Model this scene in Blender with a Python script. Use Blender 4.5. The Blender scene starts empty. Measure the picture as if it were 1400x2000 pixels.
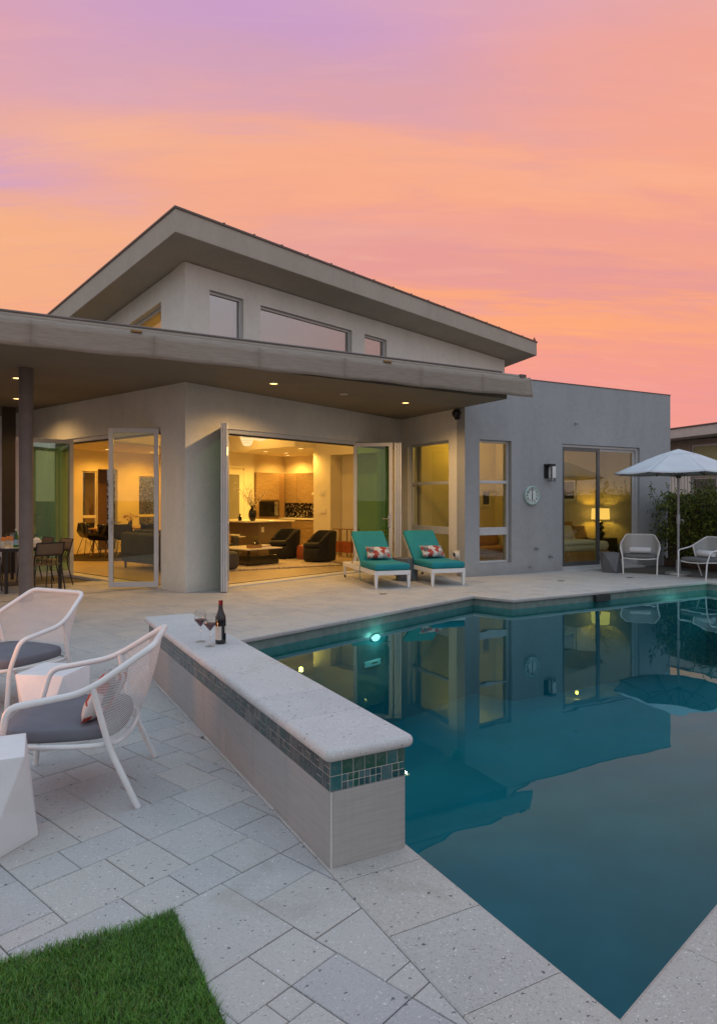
import bpy, bmesh, math, random
import numpy as np
from mathutils import Vector, Matrix, noise as mnoise
from mathutils.geometry import tessellate_polygon

R = math.radians
random.seed(7)
scene = bpy.context.scene
COL = scene.collection

# ------------------------------------------------------------------ camera
YAW = R(28.5)
cam_data = bpy.data.cameras.new("camera")
cam = bpy.data.objects.new("camera", cam_data)
COL.objects.link(cam)
cam.location = (0, 0, 1.5)
cam.rotation_euler = (R(90), 0, -YAW)
cam_data.sensor_fit = 'VERTICAL'
cam_data.sensor_height = 36.0
cam_data.lens = 24.0
cam_data.shift_y = -0.0115
cam_data.clip_start = 0.05
cam_data.clip_end = 2000
scene.camera = cam

# ------------------------------------------------------------------ world: dusk sky
world = bpy.data.worlds.new("World")
scene.world = world
world.use_nodes = True
wn, wl = world.node_tree.nodes, world.node_tree.links
wn.clear()


def W(t, **kw):
    n = wn.new(t)
    for k, v in kw.items():
        setattr(n, k, v)
    return n


def wmath(op, a, b=None, c=None, clamp=False):
    n = W('ShaderNodeMath', operation=op, use_clamp=clamp)
    for i, x in enumerate((a, b, c)):
        if x is None:
            continue
        if isinstance(x, (int, float)):
            n.inputs[i].default_value = x
        else:
            wl.new(x, n.inputs[i])
    return n.outputs[0]


def wsmooth(x, lo, hi):
    n = W('ShaderNodeMapRange', interpolation_type='SMOOTHSTEP')
    wl.new(x, n.inputs['Value'])
    n.inputs['From Min'].default_value = lo
    n.inputs['From Max'].default_value = hi
    return n.outputs['Result']


def wmix(f, a, b):
    n = W('ShaderNodeMix', data_type='RGBA')
    if isinstance(f, (int, float)):
        n.inputs[0].default_value = f
    else:
        wl.new(f, n.inputs[0])
    for i, x in ((6, a), (7, b)):
        if isinstance(x, tuple):
            n.inputs[i].default_value = (*x, 1)
        else:
            wl.new(x, n.inputs[i])
    return n.outputs[2]


tc = W('ShaderNodeTexCoord')
vec = tc.outputs['Generated']


def wdot(v):
    n = W('ShaderNodeVectorMath', operation='DOT_PRODUCT')
    wl.new(vec, n.inputs[0])
    n.inputs[1].default_value = v
    return n.outputs['Value']


dz = wdot((0, 0, 1))
da = wdot((math.cos(YAW), -math.sin(YAW), 0))     # towards the right of the view
db = wdot((math.sin(YAW), math.cos(YAW), 0))      # towards the sunset side
den = wmath('ADD', wmath('MAXIMUM', dz, 0.0), 0.22)
pa = wmath('DIVIDE', da, den)
pb = wmath('DIVIDE', db, den)
comb = W('ShaderNodeCombineXYZ')
wl.new(pa, comb.inputs[0])
wl.new(pb, comb.inputs[1])


def wnoise(scale, sx, sy, rot, off, detail=5, rough=0.55, dist=0.4):
    mp = W('ShaderNodeMapping')
    mp.inputs['Scale'].default_value = (sx, sy, 1)
    mp.inputs['Rotation'].default_value = (0, 0, rot)
    mp.inputs['Location'].default_value = off
    wl.new(comb.outputs[0], mp.inputs['Vector'])
    n = W('ShaderNodeTexNoise')
    n.inputs['Scale'].default_value = scale
    n.inputs['Detail'].default_value = detail
    n.inputs['Roughness'].default_value = rough
    n.inputs['Distortion'].default_value = dist
    wl.new(mp.outputs[0], n.inputs['Vector'])
    return n.outputs['Fac']


ramp = W('ShaderNodeValToRGB')
wl.new(dz, ramp.inputs[0])
els = ramp.color_ramp.elements
stops = [(0.0, (.80, .28, .26)), (.13, (.84, .29, .25)), (.26, (.90, .335, .205)), (.42, (.90, .38, .245)),
         (.53, (.76, .37, .37)), (.64, (.62, .45, .62)), (.78, (.60, .82, 1.02)), (1.0, (.60, .92, 1.16))]
els[0].position, els[0].color = stops[0][0], (*stops[0][1], 1)
els[1].position, els[1].color = stops[-1][0], (*stops[-1][1], 1)
for p_, c_ in stops[1:-1]:
    e = els.new(p_)
    e.color = (*c_, 1)
skyc = ramp.outputs[0]
# cloud banks: soft streaks lying at fixed places in the western sky, edges broken up by noise
dbp = wmath('MAXIMUM', db, 0.12)
bx = wmath('DIVIDE', da, dbp)
by = wmath('DIVIDE', dz, dbp)
n1 = wnoise(1.6, .6, 1.3, R(-12), (3.1, 1.7, 0), 6, .58, .5)
n2 = wnoise(3.2, .45, 1.8, R(-10), (7.3, 4.2, 0), 7, .6, .6)
n3 = wnoise(9.0, .35, 1.9, R(-8), (1.3, 9.2, 0), 5, .6, .4)
frontf = wsmooth(db, .0, .35)
wx = wmath('ADD', bx, wmath('MULTIPLY', wmath('SUBTRACT', n1, .5), .55))
wy = wmath('ADD', by, wmath('ADD', wmath('MULTIPLY', wmath('SUBTRACT', n2, .5), .20), wmath('MULTIPLY', wmath('SUBTRACT', n3, .5), .07)))


def bank(x0, y0, sx_, sy_, slope, col, k):
    global skyc
    ddx = wmath('SUBTRACT', wx, x0)
    ddy = wmath('SUBTRACT', wmath('SUBTRACT', wy, y0), wmath('MULTIPLY', ddx, slope))
    e_ = wmath('ADD', wmath('POWER', wmath('ABSOLUTE', wmath('DIVIDE', ddx, sx_)), 2.0), wmath('POWER', wmath('ABSOLUTE', wmath('DIVIDE', ddy, sy_)), 2.0))
    g_ = wmath('POWER', 2.718, wmath('MULTIPLY', e_, -1.0))
    skyc = wmix(wmath('MULTIPLY', wmath('MULTIPLY', g_, k), frontf), skyc, col)


for b_ in (
    (.45, .55, .45, .30, 0, (.94, .375, .235), .75),
    (-.48, .35, .36, .13, 0, (.93, .47, .22), .72),
    (-.15, .70, .42, .13, 0, (.56, .32, .60), .80),
    (-.42, .60, .30, .07, 0, (.66, .38, .50), .55),
    (-.02, .60, .34, .06, -.08, (.62, .35, .46), .60),
    (-.34, .525, .22, .035, -.05, (.92, .48, .29), .65),
    (-.50, .475, .18, .045, 0, (.57, .34, .60), .80),
    (-.02, .49, .40, .055, -.12, (.94, .42, .23), .62),
    (.40, .47, .35, .03, -.10, (.95, .44, .27), .50),
    (.18, .56, .22, .028, -.1, (.74, .36, .38), .50),
    (.00, .37, .28, .05, 0, (.76, .36, .36), .60),
    (.42, .395, .40, .03, -.06, (.82, .32, .29), .55),
    (.26, .315, .55, .035, -.03, (.74, .30, .31), .70),
    (.28, .262, .45, .025, -.02, (.98, .39, .17), .75),
    (-.30, .245, .25, .03, 0, (.86, .38, .34), .50),
    (.40, .16, .50, .05, 0, (.84, .30, .29), .60),
):
    bank(*b_)
skyc = wmix(wmath('MULTIPLY', wmath('MULTIPLY', wsmooth(n3, .52, .68), frontf), .10), skyc, (1.0, .52, .36))
skyc = wmix(wmath('MULTIPLY', wmath('MULTIPLY', wsmooth(n3, .48, .34), frontf), .09), skyc, (.58, .30, .42))
# the side away from the sunset is cooler and greyer
backf = wsmooth(db, .48, -.12)
back = wmix(wsmooth(dz, .05, .5), (.64, .58, .56), (.64, .80, .95))
skyc = wmix(wmath('MULTIPLY', backf, .85), skyc, back)
low = wsmooth(dz, -.02, -.08)
skyc = wmix(low, skyc, (.22, .19, .17))
nish = W('ShaderNodeTexSky', sky_type='NISHITA')
nish.sun_disc = False
nish.sun_elevation = R(0.0)
nish.sun_rotation = R(35)
bg1 = W('ShaderNodeBackground')
wl.new(skyc, bg1.inputs[0])
bg1.inputs[1].default_value = 1.0
bg2 = W('ShaderNodeBackground')
wl.new(nish.outputs[0], bg2.inputs[0])
bg2.inputs[1].default_value = 0.02
addb = W('ShaderNodeAddShader')
wl.new(bg1.outputs[0], addb.inputs[0])
wl.new(bg2.outputs[0], addb.inputs[1])
wout = W('ShaderNodeOutputWorld')
wl.new(addb.outputs[0], wout.inputs[0])

# the sun is down; a faint broad glow remains
sun_d = bpy.data.lights.new("sun", 'SUN')
sun_d.energy = 0.10
sun_d.angle = R(6)
sun_d.color = (1.0, .72, .6)
sun = bpy.data.objects.new("sun", sun_d)
sun.rotation_euler = (R(86), 0, R(151.5))
COL.objects.link(sun)

scene.view_settings.view_transform = 'Standard'
scene.view_settings.look = 'None'
scene.view_settings.exposure = 0.0
scene.view_settings.gamma = 1.0
scene.view_settings.use_curve_mapping = False
scene.render.engine = 'CYCLES'
cy = scene.cycles
cy.use_denoising = True
cy.max_bounces = 8
cy.diffuse_bounces = 4
cy.glossy_bounces = 5
cy.transmission_bounces = 6
cy.transparent_max_bounces = 24
cy.caustics_reflective = False
cy.caustics_refractive = False
cy.sample_clamp_indirect = 6.0

# ------------------------------------------------------------------ frames
ROT = R(20.2)
LOC = Matrix.Rotation(ROT, 4, 'Z')          # frame of the main block: x along its pool front, y into the house
IDM = Matrix.Identity(4)


def L2W(p, q, z=0.0):
    return LOC @ Vector((p, q, z))


# ------------------------------------------------------------------ materials
MATS = {}


class NT:
    def __init__(self, name):
        self.m = bpy.data.materials.new(name)
        self.m.use_nodes = True
        self.n, self.l = self.m.node_tree.nodes, self.m.node_tree.links
        self.n.clear()
        self.out = self.n.new('ShaderNodeOutputMaterial')
        MATS[name] = self.m

    def N(self, t, ins=None, **kw):
        n = self.n.new(t)
        for k, v in kw.items():
            setattr(n, k, v)
        for k, v in (ins or {}).items():
            if isinstance(v, bpy.types.NodeSocket):
                self.l.new(v, n.inputs[k])
            else:
                n.inputs[k].default_value = v
        return n

    def math(self, op, a, b=0.0, clamp=False):
        return self.N('ShaderNodeMath', {0: a, 1: b}, operation=op, use_clamp=clamp).outputs[0]

    def mix(self, f, a, b, blend='MIX'):
        n = self.N('ShaderNodeMix', {0: f}, data_type='RGBA', blend_type=blend)
        for i, x in ((6, a), (7, b)):
            if isinstance(x, tuple):
                n.inputs[i].default_value = (*x[:3], 1)
            else:
                self.l.new(x, n.inputs[i])
        return n.outputs[2]

    def noise(self, vec, scale, detail=4, rough=.55, dist=0.0):
        return self.N('ShaderNodeTexNoise', {'Vector': vec, 'Scale': scale, 'Detail': detail, 'Roughness': rough, 'Distortion': dist}).outputs['Fac']

    def smooth(self, x, lo, hi):
        return self.N('ShaderNodeMapRange', {'Value': x, 'From Min': lo, 'From Max': hi}, interpolation_type='SMOOTHSTEP').outputs[0]

    def pos(self):
        return self.N('ShaderNodeNewGeometry').outputs['Position']

    def obj(self):
        return self.N('ShaderNodeTexCoord').outputs['Object']

    def rnd(self):
        return self.N('ShaderNodeObjectInfo').outputs['Random']

    def bump(self, h, strength, dist=.01):
        return self.N('ShaderNodeBump', {'Height': h, 'Strength': strength, 'Distance': dist}).outputs[0]

    def done(self, sh):
        self.l.new(sh, self.out.inputs[0])
        return self.m

    def bsdf(self, color, rough=.5, metal=0.0, normal=None, spec=.5, **kw):
        ins = {'Roughness': rough, 'Metallic': metal, 'Specular IOR Level': spec}
        ins['Base Color'] = (*color[:3], 1) if isinstance(color, tuple) else color
        if normal is not None:
            ins['Normal'] = normal
        ins.update(kw)
        return self.N('ShaderNodeBsdfPrincipled', ins).outputs[0]


def plain(name, color, rough=.5, metal=0.0, var=.06, scale=6.0, bump=0.0, bscale=80.0, spec=.5, world_space=False, **kw):
    t = NT(name)
    v = t.pos() if world_space else t.obj()
    f = t.noise(v, scale, 5)
    c = t.mix(t.smooth(f, .3, .7), tuple(x * (1 - var) for x in color), tuple(min(1, x * (1 + var)) for x in color))
    nrm = t.bump(t.noise(v, bscale, 4), bump, .004) if bump else None
    r = t.math('ADD', t.math('MULTIPLY', t.noise(v, scale * 2.3, 3), .14), rough - .07, True)
    return t.done(t.bsdf(c, r, metal, nrm, spec, **kw))


def stucco(name, c, var=.09):
    """hand floated render: broad faint clouds, short trowel marks, grain and faint run marks"""
    t = NT(name)
    v = t.pos()
    mp = t.N('ShaderNodeMapping', {'Vector': v, 'Scale': (1.0, 1.0, .40)}).outputs[0]
    a = t.noise(mp, .9, 6, .66, .8)
    b = t.noise(v, 9, 6, .7, .6)
    run = t.noise(t.N('ShaderNodeMapping', {'Vector': v, 'Scale': (7, 7, .35)}).outputs[0], 1.0, 5, .65)
    g = t.noise(v, 75, 4, .75)
    f = t.math('ADD', t.math('ADD', t.math('MULTIPLY', a, .42), t.math('MULTIPLY', b, .26)), t.math('ADD', t.math('MULTIPLY', run, .07), t.math('MULTIPLY', g, .25)))
    col = t.mix(t.smooth(f, .38, .62), tuple(x * (1 - var) for x in c), tuple(x * (1 + var) for x in c))
    patch = t.smooth(t.noise(v, 2.6, 7, .7, 1.2), .60, .70)
    col = t.mix(t.math('MULTIPLY', patch, .22), col, tuple(min(.8, x * 1.22) for x in c))
    h = t.math('ADD', t.math('MULTIPLY', t.noise(v, 48, 6, .7), .55), t.math('MULTIPLY', t.noise(v, 9, 4, .6, .5), .45))
    zz = t.N('ShaderNodeSeparateXYZ', {0: v}).outputs[2]
    dirt = t.math('MULTIPLY', t.smooth(t.math('ADD', zz, t.math('MULTIPLY', t.noise(v, 5, 5, .7), .30)), .42, .10), .30)
    col = t.mix(dirt, col, tuple(x * y for x, y in zip(c, (.62, .56, .50))))
    return t.done(t.bsdf(col, .88, 0, t.bump(h, .55, .014), .25))


def speckled(name, c, dark=.5, amount=1.0, tint=.07, warm=(1, 1, 1), rough=.72, wear=.22):
    t = NT(name)
    v = t.pos()
    base = t.noise(v, 2.2, 5, .6, .3)
    isl = t.N('ShaderNodeNewGeometry').outputs['Random Per Island']
    r = t.math('FRACT', t.math('ADD', t.rnd(), isl))
    k = t.math('ADD', t.math('MULTIPLY', t.math('SUBTRACT', base, .5), wear * 2.4), t.math('MULTIPLY', t.math('SUBTRACT', r, .5), tint * 2))
    k = t.math('ADD', k, 1.0)
    col = t.N('ShaderNodeVectorMath', {0: (*c,), 'Scale': k}, operation='SCALE').outputs[0]
    cool = t.noise(v, .55, 3)
    wf = t.math('MULTIPLY', t.smooth(t.math('ADD', cool, t.math('MULTIPLY', t.math('SUBTRACT', r, .5), .3)), .4, .65), .5)
    col = t.mix(wf, col, tuple(x * y for x, y in zip(c, warm)))
    # irregular coordinates so that no fleck is a round dot
    wob = t.N('ShaderNodeTexNoise', {'Vector': v, 'Scale': 95.0, 'Detail': 3}).outputs['Color']
    off = t.N('ShaderNodeVectorMath', {0: wob, 'Scale': .022}, operation='SCALE').outputs[0]
    vw = t.N('ShaderNodeVectorMath', {0: v, 1: off}, operation='ADD').outputs[0]
    fine = t.noise(v, 300, 5, .8)
    col = t.mix(t.math('MULTIPLY', t.smooth(fine, .40, .62), .42 * amount), col, tuple(min(.8, x * 1.45) for x in c))
    col = t.mix(t.math('MULTIPLY', t.smooth(t.noise(vw, 110, 4, .7), .56, .64), .52 * amount), col, tuple(x * dark for x in c))
    for sc_, thr, size, f_, cc in ((115.0, .66, .42, .75, 1.8), (50.0, .80, .36, .6, 1.6)):
        vo = t.N('ShaderNodeTexVoronoi', {'Vector': vw, 'Scale': sc_}, feature='F1')
        sep = t.N('ShaderNodeSeparateColor', {0: vo.outputs['Color']})
        lim = t.math('MULTIPLY', sep.outputs[2], size)
        chip = t.math('MULTIPLY', t.smooth(t.math('SUBTRACT', lim, vo.outputs['Distance']), .0, .08), t.math('GREATER_THAN', sep.outputs[0], thr))
        col = t.mix(t.math('MULTIPLY', chip, f_ * amount), col, tuple(min(.82, x * cc) for x in c))
    vn = t.N('ShaderNodeTexVoronoi', {'Vector': t.N('ShaderNodeMapping', {'Vector': vw, 'Scale': (1.0, 1.6, 1.0), 'Rotation': (0, 0, .5)}).outputs[0], 'Scale': 42.0}, feature='F1')
    sp2 = t.N('ShaderNodeSeparateColor', {0: vn.outputs['Color']})
    dens = t.smooth(t.noise(v, 3.1, 4, .7), .40, .66)
    pits = t.math('MULTIPLY', t.smooth(t.math('SUBTRACT', t.math('MULTIPLY', sp2.outputs[0], .36), vn.outputs['Distance']), .0, .07), t.math('GREATER_THAN', t.math('ADD', sp2.outputs[1], t.math('MULTIPLY', dens, .22)), .90))
    col = t.mix(t.math('MULTIPLY', pits, .85 * amount), col, tuple(x * .22 for x in c))
    stain = t.smooth(t.noise(v, 1.3, 6, .66, 1.0), .58, .74)
    col = t.mix(t.math('MULTIPLY', stain, .5), col, (c[0] * .70, c[1] * .62, c[2] * .52))
    h = t.math('SUBTRACT', t.noise(v, 190, 4, .6), t.math('MULTIPLY', pits, 1.2))
    return t.done(t.bsdf(col, rough, 0, t.bump(h, .25, .003), .35))


PAVER = (.435, .428, .425)
speckled('shell_stone', PAVER, warm=(1.05, .94, .78), tint=.13)
speckled('coping_stone_tan', (.415, .398, .375), dark=.45, amount=1.25, tint=.05, warm=(1.04, .96, .86))
speckled('cap_stone_pale', (.52, .512, .508), dark=.5, amount=1.0, tint=.06, warm=(1.04, .98, .9))
plain('joint_sand', (.13, .118, .108), .95, var=.3, scale=30, world_space=True)
stucco('stucco_grey', (.36, .37, .38))
stucco('stucco_taupe', (.72, .70, .64), .08)
stucco('stucco_fascia', (.46, .41, .345), .08)
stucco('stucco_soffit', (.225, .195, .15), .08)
plain('column_brown', (.17, .14, .125), .55, var=.08)
plain('dark_post', (.035, .025, .018), .6)
plain('drip_metal', (.13, .11, .10), .45, .6)
plain('aluminium', (.56, .565, .57), .40, .15, var=.04)
plain('aluminium_dark', (.14, .14, .14), .4, .4)
plain('track_dark', (.03, .03, .03), .5)
plain('steel', (.55, .54, .52), .28, .9, var=.03)
plain('interior_white', (.70, .64, .50), .75, var=.03, scale=2, world_space=True)
plain('interior_ceiling', (.72, .66, .54), .8, var=.02, world_space=True)
plain('interior_wood_floor', (.42, .33, .22), .35, var=.12, scale=3, world_space=True)
plain('warm_brown_wall', (.22, .13, .06), .7, world_space=True)
plain('ground_soil', (.17, .14, .11), .95, var=.3, scale=.7, bump=.3, world_space=True)
plain('white_powder', (.78, .77, .76), .42, var=.03, scale=9)
plain('white_stool', (.76, .75, .76), .55, var=.04, scale=7, bump=.05)
plain('grey_stool', (.13, .135, .145), .6, var=.1)
plain('grey_cushion', (.155, .158, .185), .92, var=.08, bump=.25, bscale=420)
plain('far_cushion', (.15, .15, .15), .92, var=.08)
plain('teal_cushion', (.005, .225, .265), .82, var=.07, scale=4, bump=.22, bscale=300)
plain('towel_white', (.72, .72, .74), .95, var=.05, bump=.4, bscale=160)
plain('black_metal', (.012, .011, .011), .45)
plain('sling_brown', (.17, .115, .075), .8, var=.12, scale=60)
plain('black_fabric', (.016, .014, .012), .9, var=.2, scale=14, bump=.3, bscale=120)
plain('grey_fabric', (.06, .058, .055), .92, var=.12, bump=.3, bscale=120)
plain('tan_fabric', (.45, .27, .12), .9, var=.12)
plain('rug_cream', (.50, .42, .33), .98, var=.2, scale=16, bump=.8, bscale=30)
plain('rug_dark', (.05, .035, .022), .98, var=.2, scale=12)
plain('black_gloss', (.008, .007, .007), .12, spec=.6)
plain('counter_white', (.70, .66, .58), .25, var=.03)
plain('terracotta', (.42, .10, .03), .7)
plain('brass_leg', (.25, .13, .04), .4, .5)
plain('paper_white', (.75, .74, .72), .7)
plain('parasol_cloth', (.62, .635, .675), .85, var=.04, scale=3, bump=.1, bscale=200)
plain('pole_grey', (.34, .35, .35), .4, .4)
plain('fence_wood', (.10, .065, .045), .85, var=.3, scale=5, bump=.3, bscale=40)
plain('neighbour_wall', (.30, .25, .19), .85, var=.08, world_space=True)
plain('neighbour_fascia', (.55, .48, .42), .7, world_space=True)
plain('bark', (.05, .04, .03), .9, var=.3)
plain('plaster_teal', (.005, .13, .175), .7, var=.10, scale=1.6, world_space=True)
plain('waterline_tile', (.19, .245, .225), .3, var=.14, scale=9, world_space=True)
plain('grout_pale', (.56, .54, .50), .85, world_space=True)
plain('clock_rim', (.42, .56, .53), .4)
plain('clock_face', (.62, .68, .66), .5)
plain('ink', (.01, .012, .015), .5)
plain('orange_fruit', (.75, .24, .02), .5)
plain('wine_red', (.10, .004, .008), .15)
plain('capsule_red', (.26, .004, .010), .35)
plain('label_cream', (.55, .54, .49), .7)
plain('bottle_black', (.006, .007, .008), .06, spec=.7)
plain('leaf_litter', (.05, .025, .015), .8)
plain('kitchen_grey', (.16, .12, .08), .55)
plain('console_red', (.30, .075, .025), .5)


def wood(name, c1, c2, scale=(1.5, 1.5, 14)):
    t = NT(name)
    mp = t.N('ShaderNodeMapping', {'Vector': t.pos(), 'Scale': scale}).outputs[0]
    f = t.noise(mp, 3.0, 5, .6, .5)
    return t.done(t.bsdf(t.mix(t.smooth(f, .3, .7), c1, c2), .45))


wood('cabinet_wood', (.23, .15, .075), (.32, .22, .115))
wood('table_wood', (.28, .15, .06), (.36, .20, .09), (10, 1, 1))


def emit(name, col, s, both=False):
    t = NT(name)
    e = t.N('ShaderNodeEmission', {'Color': (*col, 1), 'Strength': s}).outputs[0]
    return t.done(e)


WARM = (1.0, .60, .22)
emit('lamp_disc', (1.0, .62, .22), 4.0)
emit('shade_glow', (1.0, .62, .16), 1.35)
emit('pendant_glow', (1.0, .70, .32), 1.1)
emit('pool_lamp', (.95, 1.0, .9), 2.2)
emit('flame', (1.0, .32, .05), 9.0)


def facing(t, normal=None):
    g_ = t.N('ShaderNodeNewGeometry')
    d_ = t.N('ShaderNodeVectorMath', {0: g_.outputs['Incoming'], 1: normal or g_.outputs['Normal']}, operation='DOT_PRODUCT').outputs['Value']
    return t.math('SUBTRACT', 1.0, t.math('ABSOLUTE', d_), True)


def schlick(t, f0, normal=None):
    return t.math('ADD', t.math('MULTIPLY', t.math('POWER', facing(t, normal), 5.0), 1 - f0), f0, True)


def glass(name, tint, f0=.05, extra=0.0):
    """thin clear sheet: mirror by viewing angle over a tinted see-through body"""
    t = NT(name)
    f = t.math('ADD', schlick(t, f0), extra, True)
    tr = t.N('ShaderNodeBsdfTransparent', {'Color': (*tint, 1)}).outputs[0]
    gl = t.N('ShaderNodeBsdfGlossy', {'Color': (1, 1, 1, 1), 'Roughness': 0.0}).outputs[0]
    return t.done(t.N('ShaderNodeMixShader', {0: f, 1: tr, 2: gl}).outputs[0])


glass('window_glass', (.93, .92, .78), .06, .03)
glass('clerestory_glass', (.42, .47, .55), .10, .24)
glass('door_glass_green', (.42, .66, .42), .06, .0)
glass('door_glass_teal', (.62, .80, .74), .08, .10)
glass('door_glass_amber', (.88, .88, .62), .05, .02)
glass('clear_glass', (.96, .97, .97), .04)
glass('green_glass', (.10, .45, .12), .04)
plain('frosted', (.20, .19, .15), .3)

# pool water: mirror by Fresnel over a tinted clear body
t = NT('pool_water')
v = t.pos()
h = t.noise(t.N('ShaderNodeMapping', {'Vector': v, 'Scale': (1, 1, 1)}).outputs[0], 1.6, 2, .5)
nb = t.bump(h, .075, .02)
fr = schlick(t, .021, nb)
tr = t.N('ShaderNodeBsdfTransparent', {'Color': (.30, .86, .88, 1)}).outputs[0]
gl = t.N('ShaderNodeBsdfGlossy', {'Color': (.54, .92, 1.0, 1), 'Roughness': 0.0, 'Normal': nb}).outputs[0]  # teal put into the mirror colour to imitate a bluer reflected sky
t.done(t.N('ShaderNodeMixShader', {0: fr, 1: tr, 2: gl}).outputs[0])

# white woven mesh of the lounge chairs: round holes in a sheet
t = NT('chair_mesh')
uv = t.N('ShaderNodeUVMap').outputs[0]
s = t.N('ShaderNodeSeparateXYZ', {0: uv})
K = 2 * math.pi / .017
sx = t.math('SINE', t.math('MULTIPLY', t.math('ADD', s.outputs[0], s.outputs[1]), K * .7))
sy = t.math('SINE', t.math('MULTIPLY', t.math('SUBTRACT', s.outputs[0], s.outputs[1]), K * .7))
hole = t.smooth(t.math('MULTIPLY', sx, sy), .16, .36)
hole = t.math('MAXIMUM', hole, t.smooth(t.math('MULTIPLY', sx, sy), -.16, -.36))
tr = t.N('ShaderNodeBsdfTransparent').outputs[0]
di = t.bsdf((.74, .73, .73), .5)
t.done(t.N('ShaderNodeMixShader', {0: t.math('MULTIPLY', hole, .85), 1: di, 2: tr}).outputs[0])

# far / near chair mesh
t = NT('chair_mesh_far')
tr = t.N('ShaderNodeBsdfTransparent').outputs[0]
di = t.bsdf((.66, .67, .67), .5)
t.done(t.N('ShaderNodeMixShader', {0: .42, 1: di, 2: tr}).outputs[0])

# printed cushion: arcs and blocks of red, pale and grey
t = NT('print_cushion')
vv = t.N('ShaderNodeMapping', {'Vector': t.obj(), 'Scale': (14, 14, 14), 'Location': (3.3, 1.2, .7)}).outputs[0]
vo = t.N('ShaderNodeTexVoronoi', {'Vector': vv, 'Scale': 1.0, 'Randomness': .9}, distance='CHEBYCHEV')
c = t.N('ShaderNodeSeparateColor', {0: vo.outputs['Color']}).outputs[0]
cr = t.N('ShaderNodeValToRGB', {0: c})
cr.color_ramp.interpolation = 'CONSTANT'
e = cr.color_ramp.elements
e[0].position, e[0].color = 0, (.34, .045, .03, 1)
e[1].position, e[1].color = .30, (.55, .53, .52, 1)
for p_, c_ in ((.52, (.10, .10, .11)), (.66, (.30, .29, .30)), (.82, (.42, .09, .07)), (.92, (.6, .58, .57))):
    x = e.new(p_)
    x.color = (*c_, 1)
t.done(t.bsdf(cr.outputs[0], .85, 0, t.bump(t.noise(t.obj(), 300, 3), .2, .003)))

# striated wall tile on the raised wall
t = NT('travertine_tile')
mp = t.N('ShaderNodeMapping', {'Vector': t.pos(), 'Scale': (.8, .8, 16)}).outputs[0]
f = t.noise(mp, 5, 5, .6, .25)
mp2 = t.N('ShaderNodeMapping', {'Vector': t.pos(), 'Scale': (14, 14, .6)}).outputs[0]
g = t.noise(mp2, 3.5, 3, .5)
f2 = t.math('ADD', t.math('MULTIPLY', f, .75), t.math('MULTIPLY', g, .25))
col = t.mix(t.smooth(f2, .35, .65), (.36, .345, .33), (.41, .395, .38))
t.done(t.bsdf(col, .6, 0, t.bump(f2, .08, .003), .3))

# glass mosaic: each piece its own blue green or smoky tone
for nm, pal in (('mosaic_teal', ((.015, .075, .085), (.03, .13, .135), (.07, .15, .16), (.025, .10, .07))),
                ('mosaic_smoke', ((.05, .06, .06), (.09, .09, .085), (.03, .075, .075), (.12, .12, .11)))):
    t = NT(nm)
    cr = t.N('ShaderNodeValToRGB', {0: t.rnd()})
    cr.color_ramp.interpolation = 'CONSTANT'
    e = cr.color_ramp.elements
    e[0].color = (*pal[0], 1)
    e[1].position, e[1].color = .28, (*pal[1], 1)
    for p_, c_ in ((.55, pal[2]), (.78, pal[3])):
        x = e.new(p_)
        x.color = (*c_, 1)
    w = t.noise(t.pos(), 24, 4, .6, 1.5)
    t.done(t.bsdf(t.mix(t.math('MULTIPLY', t.smooth(w, .45, .7), .5), cr.outputs[0], (.16, .19, .19)), .12, 0, t.bump(w, .08, .003), .6))

# kitchen splashback mosaic
t = NT('splash_mosaic')
mp = t.N('ShaderNodeMapping', {'Vector': t.pos(), 'Scale': (22, 22, 22)}).outputs[0]
vo = t.N('ShaderNodeTexVoronoi', {'Vector': mp, 'Scale': 1.0, 'Randomness': .25}, distance='CHEBYCHEV')
c = t.N('ShaderNodeSeparateColor', {0: vo.outputs['Color']}).outputs[0]
cr = t.N('ShaderNodeValToRGB', {0: c})
cr.color_ramp.interpolation = 'CONSTANT'
e = cr.color_ramp.elements
e[0].color = (.015, .012, .01, 1)
e[1].position, e[1].color = .5, (.10, .07, .04, 1)
x = e.new(.75)
x.color = (.62, .55, .42, 1)
t.done(t.bsdf(cr.outputs[0], .25))

# awning cloth
t = NT('awning_cloth')
mp = t.N('ShaderNodeMapping', {'Vector': t.pos(), 'Scale': (3, 3, 60)}).outputs[0]
f = t.noise(mp, 2, 4)
wv = t.noise(t.N('ShaderNodeMapping', {'Vector': t.pos(), 'Scale': (1, 1, .3)}).outputs[0], 2.2, 3)
col = t.mix(t.smooth(f, .3, .7), (.29, .245, .20), (.36, .31, .26))
t.done(t.bsdf(col, .9, 0, t.bump(wv, .5, .03), .2))

# foliage
for nm, a, b in (('hedge_leaf', (.035, .07, .008), (.25, .29, .04)), ('tree_leaf', (.02, .04, .014), (.05, .075, .025)), ('palm_leaf', (.03, .05, .02), (.06, .08, .03))):
    t = NT(nm)
    f = t.noise(t.pos(), 7, 4, .7)
    g = t.N('ShaderNodeNewGeometry').outputs['Random Per Island']
    k = t.math('ADD', t.math('MULTIPLY', f, .5), t.math('MULTIPLY', g, .5))
    col = t.mix(t.smooth(k, .25, .75), a, b)
    d = t.bsdf(col, .5)
    tl = t.N('ShaderNodeBsdfTranslucent', {'Color': col}).outputs[0]
    t.done(t.N('ShaderNodeMixShader', {0: .25, 1: d, 2: tl}).outputs[0])

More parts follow.
